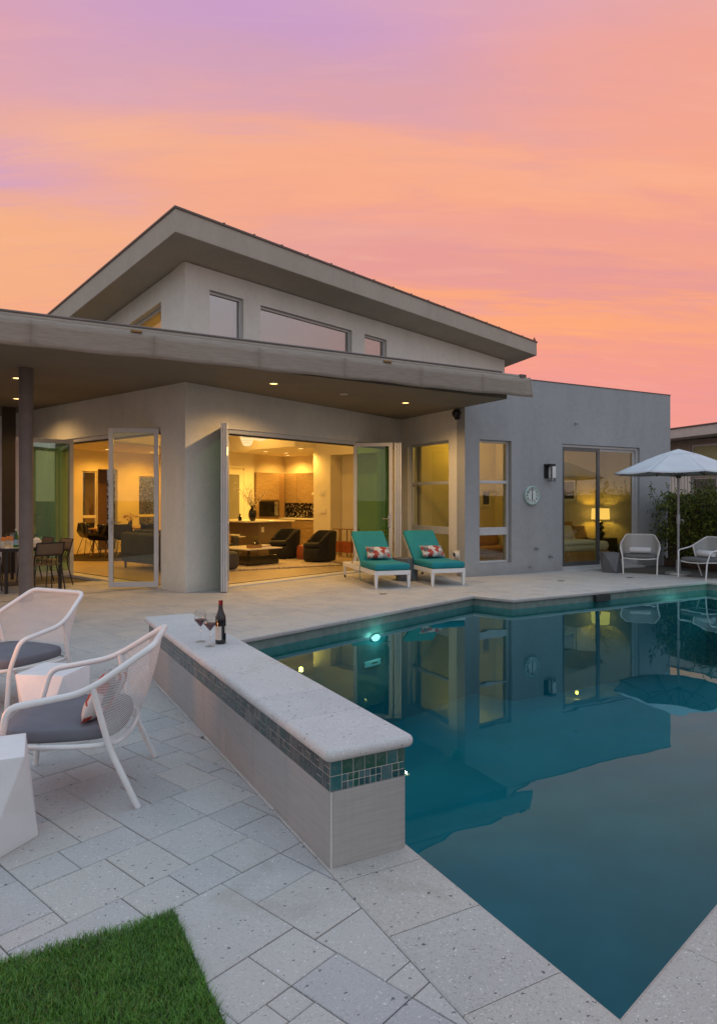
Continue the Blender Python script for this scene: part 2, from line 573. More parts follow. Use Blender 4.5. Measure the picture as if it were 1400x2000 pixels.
t = NT('grass_blade')
g = t.N('ShaderNodeNewGeometry').outputs['Random Per Island']
f = t.noise(t.pos(), 9, 3)
k = t.math('ADD', t.math('MULTIPLY', f, .55), t.math('MULTIPLY', g, .45))
col = t.mix(t.smooth(k, .25, .75), (.045, .14, .016), (.16, .37, .05))
col = t.mix(t.math('MULTIPLY', t.math('GREATER_THAN', g, .955), .7), col, (.30, .26, .10))
d = t.bsdf(col, .42)
tl = t.N('ShaderNodeBsdfTranslucent', {'Color': col}).outputs[0]
t.done(t.N('ShaderNodeMixShader', {0: .3, 1: d, 2: tl}).outputs[0])

# framed landscape print
t = NT('landscape_print')
z = t.N('ShaderNodeSeparateXYZ', {0: t.pos()}).outputs[2]
n = t.noise(t.pos(), 6, 5)
zz = t.math('ADD', z, t.math('MULTIPLY', n, .12))
t.done(t.bsdf(t.mix(t.smooth(zz, 1.66, 1.76), (.02, .02, .025), (.26, .22, .20)), .4))

# ------------------------------------------------------------------ mesh builder
class MB:
    def __init__(self, M=IDM):
        self.v, self.f, self.uv, self.M = [], [], {}, M

    def add(self, vs, fs):
        o = len(self.v)
        self.v += [tuple(self.M @ Vector(p)) for p in vs]
        self.f += [tuple(i + o for i in f) for f in fs]
        return self

    def box(self, x0, x1, y0, y1, z0, z1):
        if x0 > x1: x0, x1 = x1, x0
        if y0 > y1: y0, y1 = y1, y0
        if z0 > z1: z0, z1 = z1, z0
        return self.add([(x0, y0, z0), (x1, y0, z0), (x1, y1, z0), (x0, y1, z0), (x0, y0, z1), (x1, y0, z1), (x1, y1, z1), (x0, y1, z1)],
                        [(0, 3, 2, 1), (4, 5, 6, 7), (0, 1, 5, 4), (1, 2, 6, 5), (2, 3, 7, 6), (3, 0, 4, 7)])

    def prism(self, poly, z0, z1):
        """closed prism over a counter-clockwise polygon; z0, z1 numbers or functions of (x, y)"""
        a = z0 if callable(z0) else (lambda x, y: z0)
        b = z1 if callable(z1) else (lambda x, y: z1)
        n = len(poly)
        vs = [(x, y, a(x, y)) for x, y in poly] + [(x, y, b(x, y)) for x, y in poly]
        tri = tessellate_polygon([[Vector((x, y, 0)) for x, y in poly]])
        fs = []
        for q in tri:
            p = [Vector((*poly[i], 0)) for i in q]
            up = (p[1] - p[0]).cross(p[2] - p[0]).z > 0
            q = tuple(q) if up else tuple(reversed(q))
            fs.append(tuple(reversed(q)))
            fs.append(tuple(i + n for i in q))
        for i in range(n):
            j = (i + 1) % n
            fs.append((i, j, j + n, i + n))
        return self.add(vs, fs)

    def tube(self, pts, r, n=10, closed=False, caps=True):
        pts = [Vector(p) for p in pts]
        m = len(pts)
        rs = r if isinstance(r, (list, tuple)) else [r] * m
        tang = []
        for i in range(m):
            if closed:
                d = pts[(i + 1) % m] - pts[i - 1]
            else:
                d = pts[min(i + 1, m - 1)] - pts[max(i - 1, 0)]
            tang.append(d.normalized())
        ref = Vector((0, 0, 1)) if abs(tang[0].z) < .9 else Vector((1, 0, 0))
        u = tang[0].cross(ref).normalized()
        vs, fs = [], []
        for i in range(m):
            u = (u - tang[i] * u.dot(tang[i])).normalized()
            w = tang[i].cross(u)
            for k in range(n):
                a = 2 * math.pi * k / n
                vs.append(tuple(pts[i] + (u * math.cos(a) + w * math.sin(a)) * rs[i]))
        for i in range(m if closed else m - 1):
            j = (i + 1) % m
            for k in range(n):
                l = (k + 1) % n
                fs.append((i * n + k, i * n + l, j * n + l, j * n + k))
        if caps and not closed:
            fs.append(tuple(reversed(range(n))))
            fs.append(tuple((m - 1) * n + k for k in range(n)))
        return self.add(vs, fs)

    def lathe(self, prof, n=24, c=(0, 0, 0), cap=True):
        vs, fs = [], []
        m = len(prof)
        for r_, z_ in prof:
            for k in range(n):
                a = 2 * math.pi * k / n
                vs.append((c[0] + r_ * math.cos(a), c[1] + r_ * math.sin(a), c[2] + z_))
        for i in range(m - 1):
            for k in range(n):
                l = (k + 1) % n
                fs.append((i * n + k, i * n + l, (i + 1) * n + l, (i + 1) * n + k))
        if cap:
            fs.append(tuple(reversed(range(n))))
            fs.append(tuple((m - 1) * n + k for k in range(n)))
        return self.add(vs, fs)

    def sheet(self, fn, nu, nv, thick=0.0):
        """grid surface fn(u, v) -> point, u and v in 0..1"""
        vs = [tuple(fn(i / nu, j / nv)) for i in range(nu + 1) for j in range(nv + 1)]
        fs = []
        for i in range(nu):
            for j in range(nv):
                a = i * (nv + 1) + j
                fs.append((a, a + nv + 1, a + nv + 2, a + 1))
        return self.add(vs, fs)

    def build(self, name, mat, parent=None, smooth=None, bevel=0, label=None, kind=None, seg=2, weld=False, sub=0):
        me = bpy.data.meshes.new(name)
        me.from_pydata(self.v, [], self.f)
        if weld:
            bm = bmesh.new()
            bm.from_mesh(me)
            bmesh.ops.remove_doubles(bm, verts=bm.verts, dist=1e-4)
            bmesh.ops.recalc_face_normals(bm, faces=bm.faces)
            bm.to_mesh(me)
            bm.free()
        me.materials.append(MATS[mat] if isinstance(mat, str) else mat)
        if smooth:
            for p in me.polygons:
                p.use_smooth = True
            if smooth is not True:
                me.set_sharp_from_angle(angle=R(smooth))
        o = bpy.data.objects.new(name, me)
        COL.objects.link(o)
        if parent is not None:
            o.parent = parent
        if bevel:
            m = o.modifiers.new('bevel', 'BEVEL')
            m.width = bevel
            m.segments = seg
            m.limit_method = 'ANGLE'
            m.angle_limit = R(35)
        if sub:
            m = o.modifiers.new('sub', 'SUBSURF')
            m.levels = m.render_levels = sub
        if label:
            o['label'] = label
        if kind:
            o['kind'] = kind
        return o


def thing(name, label, cat, loc=(0, 0, 0), rz=0.0, group=None):
    o = bpy.data.objects.new(name, None)
    o.empty_display_size = .1
    COL.objects.link(o)
    o.location = loc
    o.rotation_euler = (0, 0, rz)
    return tag(o, label, cat, group)


def tag(o, label, cat, group=None):
    o['label'] = label
    o['category'] = cat
    if group:
        o['group'] = group
    return o


def dup(root, loc, rz, label):
    r = root.copy()
    COL.objects.link(r)
    r.location = loc
    r.rotation_euler = (0, 0, rz)
    r['label'] = label
    for ch in list(root.children):
        c = ch.copy()
        COL.objects.link(c)
        c.parent = r
        for g in list(ch.children):
            d = g.copy()
            COL.objects.link(d)
            d.parent = c
    return r


def box(name, mat, dims, parent=None, bevel=0, M=IDM, **kw):
    return MB(M).box(*dims).build(name, mat, parent, bevel=bevel, **kw)


def lamp(kind, loc, energy, color=WARM, size=.05, parent=None, cone=None, direction=None, blend=.6, name='lamp_light'):
    d = bpy.data.lights.new(name, kind)
    d.energy = energy
    d.color = color
    if kind in ('POINT', 'SPOT'):
        d.shadow_soft_size = size
    if kind == 'AREA':
        d.shape = 'DISK'
        d.size = size
    if kind == 'SPOT':
        d.spot_size = R(cone)
        d.spot_blend = blend
    o = bpy.data.objects.new(name, d)
    COL.objects.link(o)
    o.location = loc
    if direction is not None:
        o.rotation_euler = Vector(direction).to_track_quat('-Z', 'Y').to_euler()
    if parent:
        o.parent = parent
    return o


def chaikin(pts, it=2, closed=False):
    pts = [Vector(p) for p in pts]
    for _ in range(it):
        new = []
        m = len(pts)
        for i in range(m if closed else m - 1):
            a, b = pts[i], pts[(i + 1) % m]
            new += [a * .75 + b * .25, a * .25 + b * .75]
        if not closed:
            new = [pts[0]] + new + [pts[-1]]
        pts = new
    return pts


def fillet(pts, r, n=5):
    """round the inner corners of a polyline with radius-like distance r"""
    pts = [Vector(p) for p in pts]
    out = [pts[0]]
    for i in range(1, len(pts) - 1):
        a, b, c = pts[i - 1], pts[i], pts[i + 1]
        d1 = min(r, (a - b).length * .45)
        d2 = min(r, (c - b).length * .45)
        p0, p2 = b + (a - b).normalized() * d1, b + (c - b).normalized() * d2
        for k in range(n + 1):
            s_ = k / n
            out.append(p0 * (1 - s_) ** 2 + b * 2 * s_ * (1 - s_) + p2 * s_ ** 2)
    out.append(pts[-1])
    return out


def shell_wall(mb, x0, x1, z0, z1, holes, y0, y1):
    """wall slab in the x-z plane between depths y0 and y1, with rectangular holes (hx0, hx1, hz0, hz1)"""
    xs = sorted({x0, x1, *[min(max(h[i], x0), x1) for h in holes for i in (0, 1)]})
    zs = sorted({z0, z1, *[min(max(h[i], z0), z1) for h in holes for i in (2, 3)]})
    solid = {}
    for i in range(len(xs) - 1):
        for j in range(len(zs) - 1):
            cx, cz = (xs[i] + xs[i + 1]) / 2, (zs[j] + zs[j + 1]) / 2
            solid[i, j] = not any(h[0] < cx < h[1] and h[2] < cz < h[3] for h in holes)
    for (i, j), s_ in solid.items():
        if not s_:
            continue
        a, b, c, d = xs[i], xs[i + 1], zs[j], zs[j + 1]
        mb.add([(a, y0, c), (b, y0, c), (b, y0, d), (a, y0, d)], [(0, 1, 2, 3)])
        mb.add([(a, y1, c), (b, y1, c), (b, y1, d), (a, y1, d)], [(3, 2, 1, 0)])
        if not solid.get((i - 1, j)):
            mb.add([(a, y0, c), (a, y1, c), (a, y1, d), (a, y0, d)], [(3, 2, 1, 0)])
        if not solid.get((i + 1, j)):
            mb.add([(b, y0, c), (b, y1, c), (b, y1, d), (b, y0, d)], [(0, 1, 2, 3)])
        if not solid.get((i, j - 1)):
            mb.add([(a, y0, c), (b, y0, c), (b, y1, c), (a, y1, c)], [(3, 2, 1, 0)])
        if not solid.get((i, j + 1)):
            mb.add([(a, y0, d), (b, y0, d), (b, y1, d), (a, y1, d)], [(0, 1, 2, 3)])


def clip_half(poly, p, n):
    """keep the part of a convex polygon with (q - p) . n >= 0"""
    out = []
    m = len(poly)
    for i in range(m):
        a, b = poly[i], poly[(i + 1) % m]
        da_ = (a[0] - p[0]) * n[0] + (a[1] - p[1]) * n[1]
        db_ = (b[0] - p[0]) * n[0] + (b[1] - p[1]) * n[1]
        if da_ >= 0:
            out.append(a)
        if (da_ >= 0) != (db_ >= 0):
            s_ = da_ / (da_ - db_)
            out.append((a[0] + (b[0] - a[0]) * s_, a[1] + (b[1] - a[1]) * s_))
    return out


def area2(poly):
    return .5 * sum(poly[i][0] * poly[(i + 1) % len(poly)][1] - poly[(i + 1) % len(poly)][0] * poly[i][1] for i in range(len(poly)))


# ================================================================== GROUND, POOL, PATIO
# pool outline at deck level, counter-clockwise seen from above
PA, PB, PC_ = (1.612, 1.379), (1.600, 6.79), (6.724, 8.581)
PD, PE, PF = (6.974, 7.955), (11.675, 8.016), (11.74, 4.268)
POOL = [PA, PF, PE, PD, PC_, PB]
CW = {0: .40, 1: .34, 2: .30, 3: .30, 4: .30, 5: .398}      # coping width on edge i -> i + 1


def offset_poly(poly, dist):
    n = len(poly)
    lines = []
    for i in range(n):
        a, b = Vector(poly[i]), Vector(poly[(i + 1) % n])
        d = (b - a).normalized()
        nrm = Vector((d.y, -d.x))
        w = dist[i] if isinstance(dist, dict) else dist
        lines.append((a + nrm * w, d))
    out = []
    for i in range(n):
        (p, d), (q, e) = lines[i - 1], lines[i]
        den_ = d.x * e.y - d.y * e.x
        s_ = ((q.x - p.x) * e.y - (q.y - p.y) * e.x) / den_
        out.append((p.x + d.x * s_, p.y + d.y * s_))
    return out


OUTER = offset_poly(POOL, CW)
BASIN = offset_poly(POOL, .035)
WATER_Z = -.16

# soil to the horizon with a hole for the patio, pool and house
RX0, RX1, RY0, RY1 = -9.0, 30.0, -6.0, 34.0
mb = MB()
for a, b, c, d in ((-900, RX0, -900, 900), (RX1, 900, -900, 900), (RX0, RX1, -900, RY0), (RX0, RX1, RY1, 900)):
    mb.add([(a, c, -.05), (b, c, -.05), (b, d, -.05), (a, d, -.05)], [(0, 1, 2, 3)])
mb.build('ground', 'ground_soil', kind='structure')


def holed(poly, hole, z, name, mat, parent=None, kind=None):
    pts = [Vector((*p, 0)) for p in poly] + [Vector((*p, 0)) for p in hole]
    tris = tessellate_polygon([[Vector((*p, 0)) for p in poly], [Vector((*p, 0)) for p in hole]])
    fs = []
    for q in tris:
        up = (pts[q[1]] - pts[q[0]]).cross(pts[q[2]] - pts[q[0]]).z > 0
        fs.append(tuple(q) if up else tuple(reversed(q)))
    return MB().add([(p.x, p.y, z) for p in pts], fs).build(name, mat, parent, kind=kind)


patio = holed([(RX0, RY0), (RX1, RY0), (RX1, RY1), (RX0, RY1)], BASIN, -.036, 'patio', 'joint_sand', kind='structure')

# pool basin
mb = MB()
n = len(BASIN)
D0 = -1.55
vs = [(x, y, -.03) for x, y in BASIN] + [(x, y, -.30) for x, y in BASIN]
mb.add(vs, [(i, i + n, (i + 1) % n + n, (i + 1) % n) for i in range(n)])
tile_band = mb
mb = MB()
tri = tessellate_polygon([[Vector((*p, 0)) for p in BASIN]])
vs = [(x, y, -.30) for x, y in BASIN] + [(x, y, D0) for x, y in BASIN]
mb.add(vs, [(i, i + n, (i + 1) % n + n, (i + 1) % n) for i in range(n)] + [tuple(i + n for i in q) for q in tri])
basin = mb.build('pool_basin', 'plaster_teal', kind='structure', weld=True)
tile_band.build('waterline_band', 'waterline_tile', basin, weld=True)
# bench and steps under water along the raised wall and the far side
box('step', 'plaster_teal', (1.57, 2.05, 2.5, 6.6, D0 + .002, -.62), basin, .02)
box('step', 'plaster_teal', (1.57, 2.50, 2.5, 6.6, D0 + .001, -1.0), basin, .02)
tri = tessellate_polygon([[Vector((*p, 0)) for p in BASIN]])
fs = []
for q in tri:
    a, b, c = (Vector((*BASIN[i], 0)) for i in q)
    fs.append(tuple(q) if (b - a).cross(c - a).z > 0 else tuple(reversed(q)))
MB().add([(x, y, WATER_Z) for x, y in BASIN], fs).build('water', 'pool_water', kind='structure')

# coping stones
coping = holed(OUTER, BASIN, -.030, 'pool_coping', 'joint_sand', kind='structure')
rng = random.Random(3)
for i in range(6):
    j = (i + 1) % 6
    i0, i1 = Vector(POOL[i]), Vector(POOL[j])
    o0, o1 = Vector(OUTER[i]), Vector(OUTER[j])
    Lr = (i1 - i0).length
    step = .45 if i in (0, 5) else .36
    cuts = [0.0]
    if i == 5:                                    # left edge, from far to near: joints measured near the wall's end
        ys = [6.79, 6.35, 5.9, 5.5, 5.1, 4.7, 4.3, 3.9, 3.5, 3.1, 2.75, 2.385, 2.01, 1.60]
        cuts = [(6.79 - y) / (6.79 - 1.379) for y in ys]
    else:
        k = max(1, round(Lr / step))
        cuts = [q / k + (rng.uniform(-.05, .05) / k if q else 0) for q in range(k)]
    cuts.append(1.0)
    d = (i1 - i0).normalized()
    for a, b in zip(cuts[:-1], cuts[1:]):
        ga = 0.0 if a == 0 else .0018 / Lr
        gb = 0.0 if b == 1 else .0018 / Lr
        A, B = i0.lerp(i1, a + ga), i0.lerp(i1, b - gb)
        C_, D_ = o0.lerp(o1, a + ga), o0.lerp(o1, b - gb)
        if i != 5 or True:                        # square joints except at the mitres
            nrm = Vector((d.y, -d.x))
            if a != 0:
                C_ = A + nrm * CW[i]
            if b != 1:
                D_ = B + nrm * CW[i]
        h = rng.uniform(-.0012, .0012) + .002
        prof = [(.0, -.05), (-.004, -.03), (-.002, -.012), (.010, -.003), (.028, 0.0), (CW[i] - .006, 0.0), (CW[i], -.005), (CW[i], -.028)]
        vs = []
        for s_, z_ in prof:
            f_ = s_ / CW[i]
            for P0_, P1_ in ((A, C_), (B, D_)):
                p = P0_.lerp(P1_, f_)
                vs.append((p.x, p.y, z_ + h))
        m = len(prof)
        fs = [(2 * q, 2 * q + 1, 2 * q + 3, 2 * q + 2) for q in range(m - 1)]
        fs += [tuple(2 * q for q in range(m)), tuple(2 * q + 1 for q in reversed(range(m)))]
        mb = MB().add(vs, [tuple(reversed(f)) for f in fs])
        near = i in (5, 0) and (A.y < 3.4)
        mb.build('coping_stone', 'coping_stone_tan' if near else 'shell_stone', coping, weld=True)

# pavers: a modular pattern on a .103 m grid, aligned with the main block
U = .1032
PO, QO = 1.14, 1.55
fixed = [(1, 2, 5, 6), (3, 0, 5, 2), (5, 4, 8, 6), (5, 1, 8, 4), (4, 6, 6, 8), (6, 6, 8, 8), (2, 6, 4, 8), (0, 8, 3, 11), (3, 8, 5, 11),
         (2, 11, 5, 13), (0, 11, 2, 13), (3, 13, 5, 16), (0, 13, 3, 16), (5, 11, 8, 14), (5, 8, 8, 11), (8, 6, 10, 9), (8, 9, 10, 11),
         (8, 11, 11, 14), (1, 0, 3, 2), (-2, 9, 0, 12), (-2, 6, 2, 8), (-3, 12, 0, 14), (5, -2, 8, 1), (3, -3, 5, 0), (8, 2, 10, 6), (8, -1, 11, 2)]
GX0, GX1, GY0, GY1 = -60, 128, -46, 118


def region_ok(p, q):
    w = L2W(p, q)
    if not (-2.6 < w.x < 14.4 and -.6 < w.y < 13.3):
        return False
    return True


occ = np.zeros((GX1 - GX0, GY1 - GY0), bool)
stones = []


def put(a, b, c, d):
    sl = occ[a - GX0:c - GX0, b - GY0:d - GY0]
    if sl.size == 0 or sl.any() or a < GX0 or b < GY0 or c > GX1 or d > GY1:
        return False
    occ[a - GX0:c - GX0, b - GY0:d - GY0] = True
    stones.append((a, b, c, d))
    return True


for f in fixed:
    put(*f)
rng = random.Random(11)
SZ = [(3, 3), (2, 3), (3, 2), (2, 2), (4, 3), (3, 4), (4, 4), (2, 3), (3, 2), (3, 3)]
for j in range(GY0, GY1):
    for i in range(GX0, GX1):
        if occ[i - GX0, j - GY0] or not region_ok(PO + i * U, QO + j * U):
            continue
        opts = SZ[:]
        rng.shuffle(opts)
        for a, b in opts + [(2, 1), (1, 2), (1, 1)]:
            if put(i, j, i + a, j + b):
                break

FWD = Vector((math.sin(YAW), math.cos(YAW)))
RGT = Vector((math.cos(YAW), -math.sin(YAW)))
GRX, GRY = .597, 2.500                             # grass corner


def paver_poly(s_):
    a, b, c, d = s_
    g = .0022
    q = [(PO + a * U + g, QO + b * U + g), (PO + c * U - g, QO + b * U + g), (PO + c * U - g, QO + d * U - g), (PO + a * U + g, QO + d * U - g)]
    poly = [tuple(L2W(*p)[:2]) for p in q]
    cx, cy_ = sum(p[0] for p in poly) / 4, sum(p[1] for p in poly) / 4
    full = True
    # grass bed
    if any(p[0] < GRX and p[1] < GRY for p in poly):
        old = poly
        if cx > GRX or (cx - GRX) > (cy_ - GRY):
            poly = clip_half(poly, (GRX, 0), (1, 0))
        else:
            poly = clip_half(poly, (0, GRY + .0), (.09, 1))
        full = False
        if len(poly) < 3:
            return None, False
    # pool coping
    gap = .003
    cen = Vector((sum(p[0] for p in poly) / len(poly), sum(p[1] for p in poly) / len(poly)))
    def inside(p):
        return point_in(p, OUTER)
    if any(inside(p) for p in poly) or inside(cen):
        full = False
        best = None
        for k in range(6):
            a_, b_ = Vector(OUTER[k]), Vector(OUTER[(k + 1) % 6])
            dd = (b_ - a_).normalized()
            nn = Vector((dd.y, -dd.x))
            cp = clip_half(poly, tuple(a_ + nn * gap), tuple(nn))
            if len(cp) < 3:
                continue
            if any(inside(tuple(Vector(p).lerp(Vector((sum(q_[0] for q_ in cp) / len(cp), sum(q_[1] for q_ in cp) / len(cp))), .03))) for p in cp):
                continue
            ar = abs(area2(cp))
            if best is None or ar > best[0]:
                best = (ar, cp)
        if best is None:
            return None, False
        poly = best[1]
    if abs(area2(poly)) < .0012:
        return None, False
    return poly, full


def point_in(p, poly):
    x, y = p[0], p[1]
    r_ = False
    m = len(poly)
    for i in range(m):
        x0, y0 = poly[i]
        x1, y1 = poly[(i + 1) % m]
        if (y0 > y) != (y1 > y) and x < (x1 - x0) * (y - y0) / (y1 - y0) + x0:
            r_ = not r_
    return r_


MAINP = [tuple(L2W(6.55, 9.5)[:2]), tuple(L2W(20, 9.5)[:2]), tuple(L2W(20, 24)[:2]), tuple(L2W(6.55, 24)[:2])]


def paver_geo(mb, poly, h):
    m = len(poly)
    cx, cy_ = sum(p[0] for p in poly) / m, sum(p[1] for p in poly) / m
    ch = .0035
    ins = []
    for x, y in poly:
        d = Vector((cx - x, cy_ - y))
        ins.append((x + d.x / max(d.length, 1e-6) * ch * 1.4, y + d.y / max(d.length, 1e-6) * ch * 1.4))
    vs = [(x, y, h) for x, y in ins] + [(x, y, h - .003) for x, y in poly] + [(x, y, -.035) for x, y in poly]
    fs = [tuple(range(m))]
    for i in range(m):
        j = (i + 1) % m
        fs += [(i, m + i, m + j, j), (m + i, 2 * m + i, 2 * m + j, m + j)]
    mb.add(vs, fs)


cand = []
for s_ in stones:
    poly, full = paver_poly(s_)
    if poly is None:
        continue
    if area2(poly) < 0:
        poly = poly[::-1]
    c = Vector((sum(p[0] for p in poly) / len(poly), sum(p[1] for p in poly) / len(poly)))
    t_ = c.dot(FWD)
    u_ = c.dot(RGT)
    if point_in(c, MAINP) or (8.4 < c.x < 14.1 and c.y > 10.9):
        continue
    vis = t_ > 1.75 and abs(u_ / t_) < .60
    cand.append((t_ if vis else 100 + t_, poly))
cand.sort(key=lambda q: q[0])
rest = MB()
for k, (t_, poly) in enumerate(cand):
    h = rng.uniform(-.0015, .0015)
    if k < 300 and t_ < 100:
        mb = MB()
        ox, oy = poly[0]
        paver_geo(mb, [(x - ox, y - oy) for x, y in poly], h)
        o = mb.build('paver', 'shell_stone', patio)
        o.location = (ox, oy, 0)
    else:
        paver_geo(rest, poly, h)
rest.build('paving', 'shell_stone', patio, kind='stuff')
# narrow drain slot from the column towards the house corner
mb = MB()
a, b = Vector((-2.5, 10.58, 0)), Vector((2.36, 11.98, 0))
d = (b - a).normalized()
nn = Vector((-d.y, d.x, 0)) * .011
mb.add([tuple(a - nn + Vector((0, 0, .0035))), tuple(b - nn + Vector((0, 0, .0035))), tuple(b + nn + Vector((0, 0, .0035))), tuple(a + nn + Vector((0, 0, .0035)))], [(0, 1, 2, 3)])
mb.build('drain_slot', 'track_dark', patio)
for x, y in ((2.35, 8.35), (5.55, 9.4), (9.35, 9.35), (10.9, 9.1)):     # small dark deck drains
    MB().prism([(x - .06, y - .03), (x + .05, y - .045), (x + .06, y + .03), (x - .05, y + .045)], .001, .006).build('deck_drain', 'track_dark', patio)

# skimmer mouth in the far pool wall
mb = MB()
mb.box(8.72, 9.04, 7.93, 8.00, -.155, -.055)
sk = mb.build('skimmer_mouth', 'track_dark', basin)

# turf bed
box('turf_bed', 'ground_soil', (-1.8, GRX - .004, -.8, GRY - .01, -.034, -.004), kind='structure')
NB = 85000
rs = np.random.RandomState(5)
gx = GRX - .004 - rs.rand(NB) ** 1.0 * 1.15
gy = GRY - .006 - rs.rand(NB) * 1.35
keep = gy < GRY - (gx - GRX) * .09 + .0
gx, gy = gx[keep], gy[keep]
N_ = len(gx)
az = rs.rand(N_) * 2 * np.pi
cl = np.sin(gx * 23 + 1.3 * np.sin(gy * 17)) * np.sin(gy * 19 + 2)
hh = .018 + .013 * rs.rand(N_) + .004 * cl
lean = .008 + .026 * rs.rand(N_)
wd = .0008 + .0008 * rs.rand(N_)
ca, sa = np.cos(az), np.sin(az)
V = np.zeros((N_, 5, 3))
V[:, 0] = np.stack([gx - sa * wd, gy + ca * wd, np.full(N_, -.006)], 1)
V[:, 1] = np.stack([gx + sa * wd, gy - ca * wd, np.full(N_, -.006)], 1)
V[:, 2] = np.stack([gx + ca * lean * .35 + sa * wd * .8, gy + sa * lean * .35 - ca * wd * .8, hh * .6], 1)
V[:, 3] = np.stack([gx + ca * lean * .35 - sa * wd * .8, gy + sa * lean * .35 + ca * wd * .8, hh * .6], 1)
V[:, 4] = np.stack([gx + ca * lean, gy + sa * lean, hh], 1)
base = np.arange(N_) * 5
quads = np.stack([base, base + 1, base + 2, base + 3], 1)
tris = np.stack([base + 3, base + 2, base + 4], 1)
me = bpy.data.meshes.new('grass')
me.from_pydata(V.reshape(-1, 3).tolist(), [], quads.tolist() + tris.tolist())
me.materials.append(MATS['grass_blade'])
grass = bpy.data.objects.new('grass', me)
COL.objects.link(grass)
grass['kind'] = 'stuff'
grass['label'] = 'short green turf in the corner bed among the pavers'

# ================================================================== RAISED POOL WALL
SX0, SX1, SY0, SY1 = 1.222, 1.582, 2.492, 6.02
rw = thing('raised_wall', 'long low tiled wall along the pool edge with pale stone cap and mosaic band', 'low wall', (SX0, SY0, 0))
Mw = IDM
box('wall_core', 'joint_sand', (.012, SX1 - SX0 - .012, .012, SY1 - SY0 - .012, -.03, .435), rw)
ln = SY1 - SY0
cuts = [0, .42, .83, 1.22, 1.62, 2.02, 2.42, 2.80, 3.15, ln]
cuts = [0, .46, .92, 1.38, 1.84, 2.30, 2.76, 3.2, ln]
for a, b in zip(cuts[:-1], cuts[1:]):
    box('wall_tile', 'travertine_tile', (0, .012, a + .0012, b - .0012, .002, .312), rw, .0015)
    box('wall_tile', 'travertine_tile', (SX1 - SX0 - .012, SX1 - SX0, a + .0012, b - .0012, -.5, .312), rw, .0015)
box('wall_tile', 'travertine_tile', (.0125, SX1 - SX0 - .0125, -.002, .011, .002, .312), rw, .0015)
box('edge_trim', 'grout_pale', (.0005, .0115, -.001, .0005, .002, .312), rw)
# mosaic band .312 - .440, two rows of modules
ZB0, ZB1 = .314, .438
box('grout_band', 'grout_pale', (.0004, SX1 - SX0 - .006, .0004, ln - .006, ZB0, ZB1), rw)
ROWH = (ZB1 - ZB0) / 2
prng = random.Random(21)
tile_meshes = {}


def mosaic(face, s0, s1, z0, z1, mat):
    """one mosaic piece: face 'n' near end, 'l' long patio side, 'p' pool side"""
    g = .0021
    w, h = s1 - s0 - 2 * g, z1 - z0 - 2 * g
    key = (round(w, 4), round(h, 4), mat, face == 'n')
    if key not in tile_meshes:
        if face == 'n':
            b_ = MB().box(0, w, -.0075, 0, 0, h)
        else:
            b_ = MB().box(-.0075, 0, 0, w, 0, h)
        me_ = bpy.data.meshes.new('mosaic_tile')
        me_.from_pydata(b_.v, [], b_.f)
        me_.materials.append(MATS[mat])
        tile_meshes[key] = me_
    o = bpy.data.objects.new('mosaic_tile', tile_meshes[key])
    COL.objects.link(o)
    o.parent = rw
    if face == 'n':
        o.location = (s0 + g, .0055, z0 + g)
    else:
        o.location = (.0055, s0 + g, z0 + g)


MOD = ROWH * .86


def band(face, length, mat, limit):
    made = 0
    restb = MB()
    for row in range(2):
        s = 0.0
        k = 0
        while s < length - 1e-4:
            typ = prng.choice(['big', 'big', 'half', 'quad', 'wide'])
            w = {'big': MOD, 'half': MOD * .5, 'quad': MOD, 'wide': MOD * 1.0}[typ]
            w = min(w, length - s)
            if length - s - w < MOD * .3:
                w = length - s
            z0 = ZB0 + row * ROWH
            pcs = {'big': [(0, 1, 0, 1)], 'half': [(0, 1, 0, .5), (0, 1, .5, 1)], 'quad': [(0, .5, 0, .5), (.5, 1, 0, .5), (0, .5, .5, 1), (.5, 1, .5, 1)],
                   'wide': [(0, 1, 0, 1)]}[typ]
            for a, b, c, d in pcs:
                if made < limit:
                    mosaic(face, s + a * w, s + b * w, z0 + c * ROWH, z0 + d * ROWH, mat)
                    made += 1
                else:
                    restb.box(-.0015, .0055, s + a * w + .0021, s + b * w - .0021, z0 + c * ROWH + .0021, z0 + d * ROWH - .0021)
            s += w
    return made, restb


m1_, _ = band('n', SX1 - SX0 - .002, 'mosaic_teal', 90)
# long side is laid in sections from the near end so the individual pieces are the nearest ones
done = 0
far_tiles = MB()
sec = 0.0
while sec < ln - .01:
    for row in range(2):
        s = sec
        while s < min(sec + .53, ln) - 1e-4:
            typ = prng.choice(['big', 'big', 'half', 'quad', 'tall'])
            w = MOD * (.5 if typ == 'half' else 1)
            e_ = min(sec + .53, ln)
            if e_ - s - w < MOD * .3:
                w = e_ - s
            z0 = ZB0 + row * ROWH
            pcs = {'big': [(0, 1, 0, 1)], 'tall': [(0, .5, 0, 1), (.5, 1, 0, 1)], 'half': [(0, 1, 0, .5), (0, 1, .5, 1)],
                   'quad': [(0, .5, 0, .5), (.5, 1, 0, .5), (0, .5, .5, 1), (.5, 1, .5, 1)]}[typ]
            for a, b, c, d in pcs:
                if done + m1_ < 298:
                    mosaic('l', s + a * w, s + b * w, z0 + c * ROWH, z0 + d * ROWH, 'mosaic_smoke')
                    done += 1
                else:
                    far_tiles.box(-.0015, .0055, s + a * w + .0021, s + b * w - .0021, z0 + c * ROWH + .0021, z0 + d * ROWH - .0021)
            s += w
    sec += .53
if far_tiles.v:
    far_tiles.build('mosaic_strip', 'mosaic_smoke', rw, kind='stuff')
# pool side of the band
box('mosaic_backing', 'mosaic_teal', (SX1 - SX0 - .006, SX1 - SX0 - .0005, .002, ln - .002, ZB0 + .001, ZB1 - .001), rw)
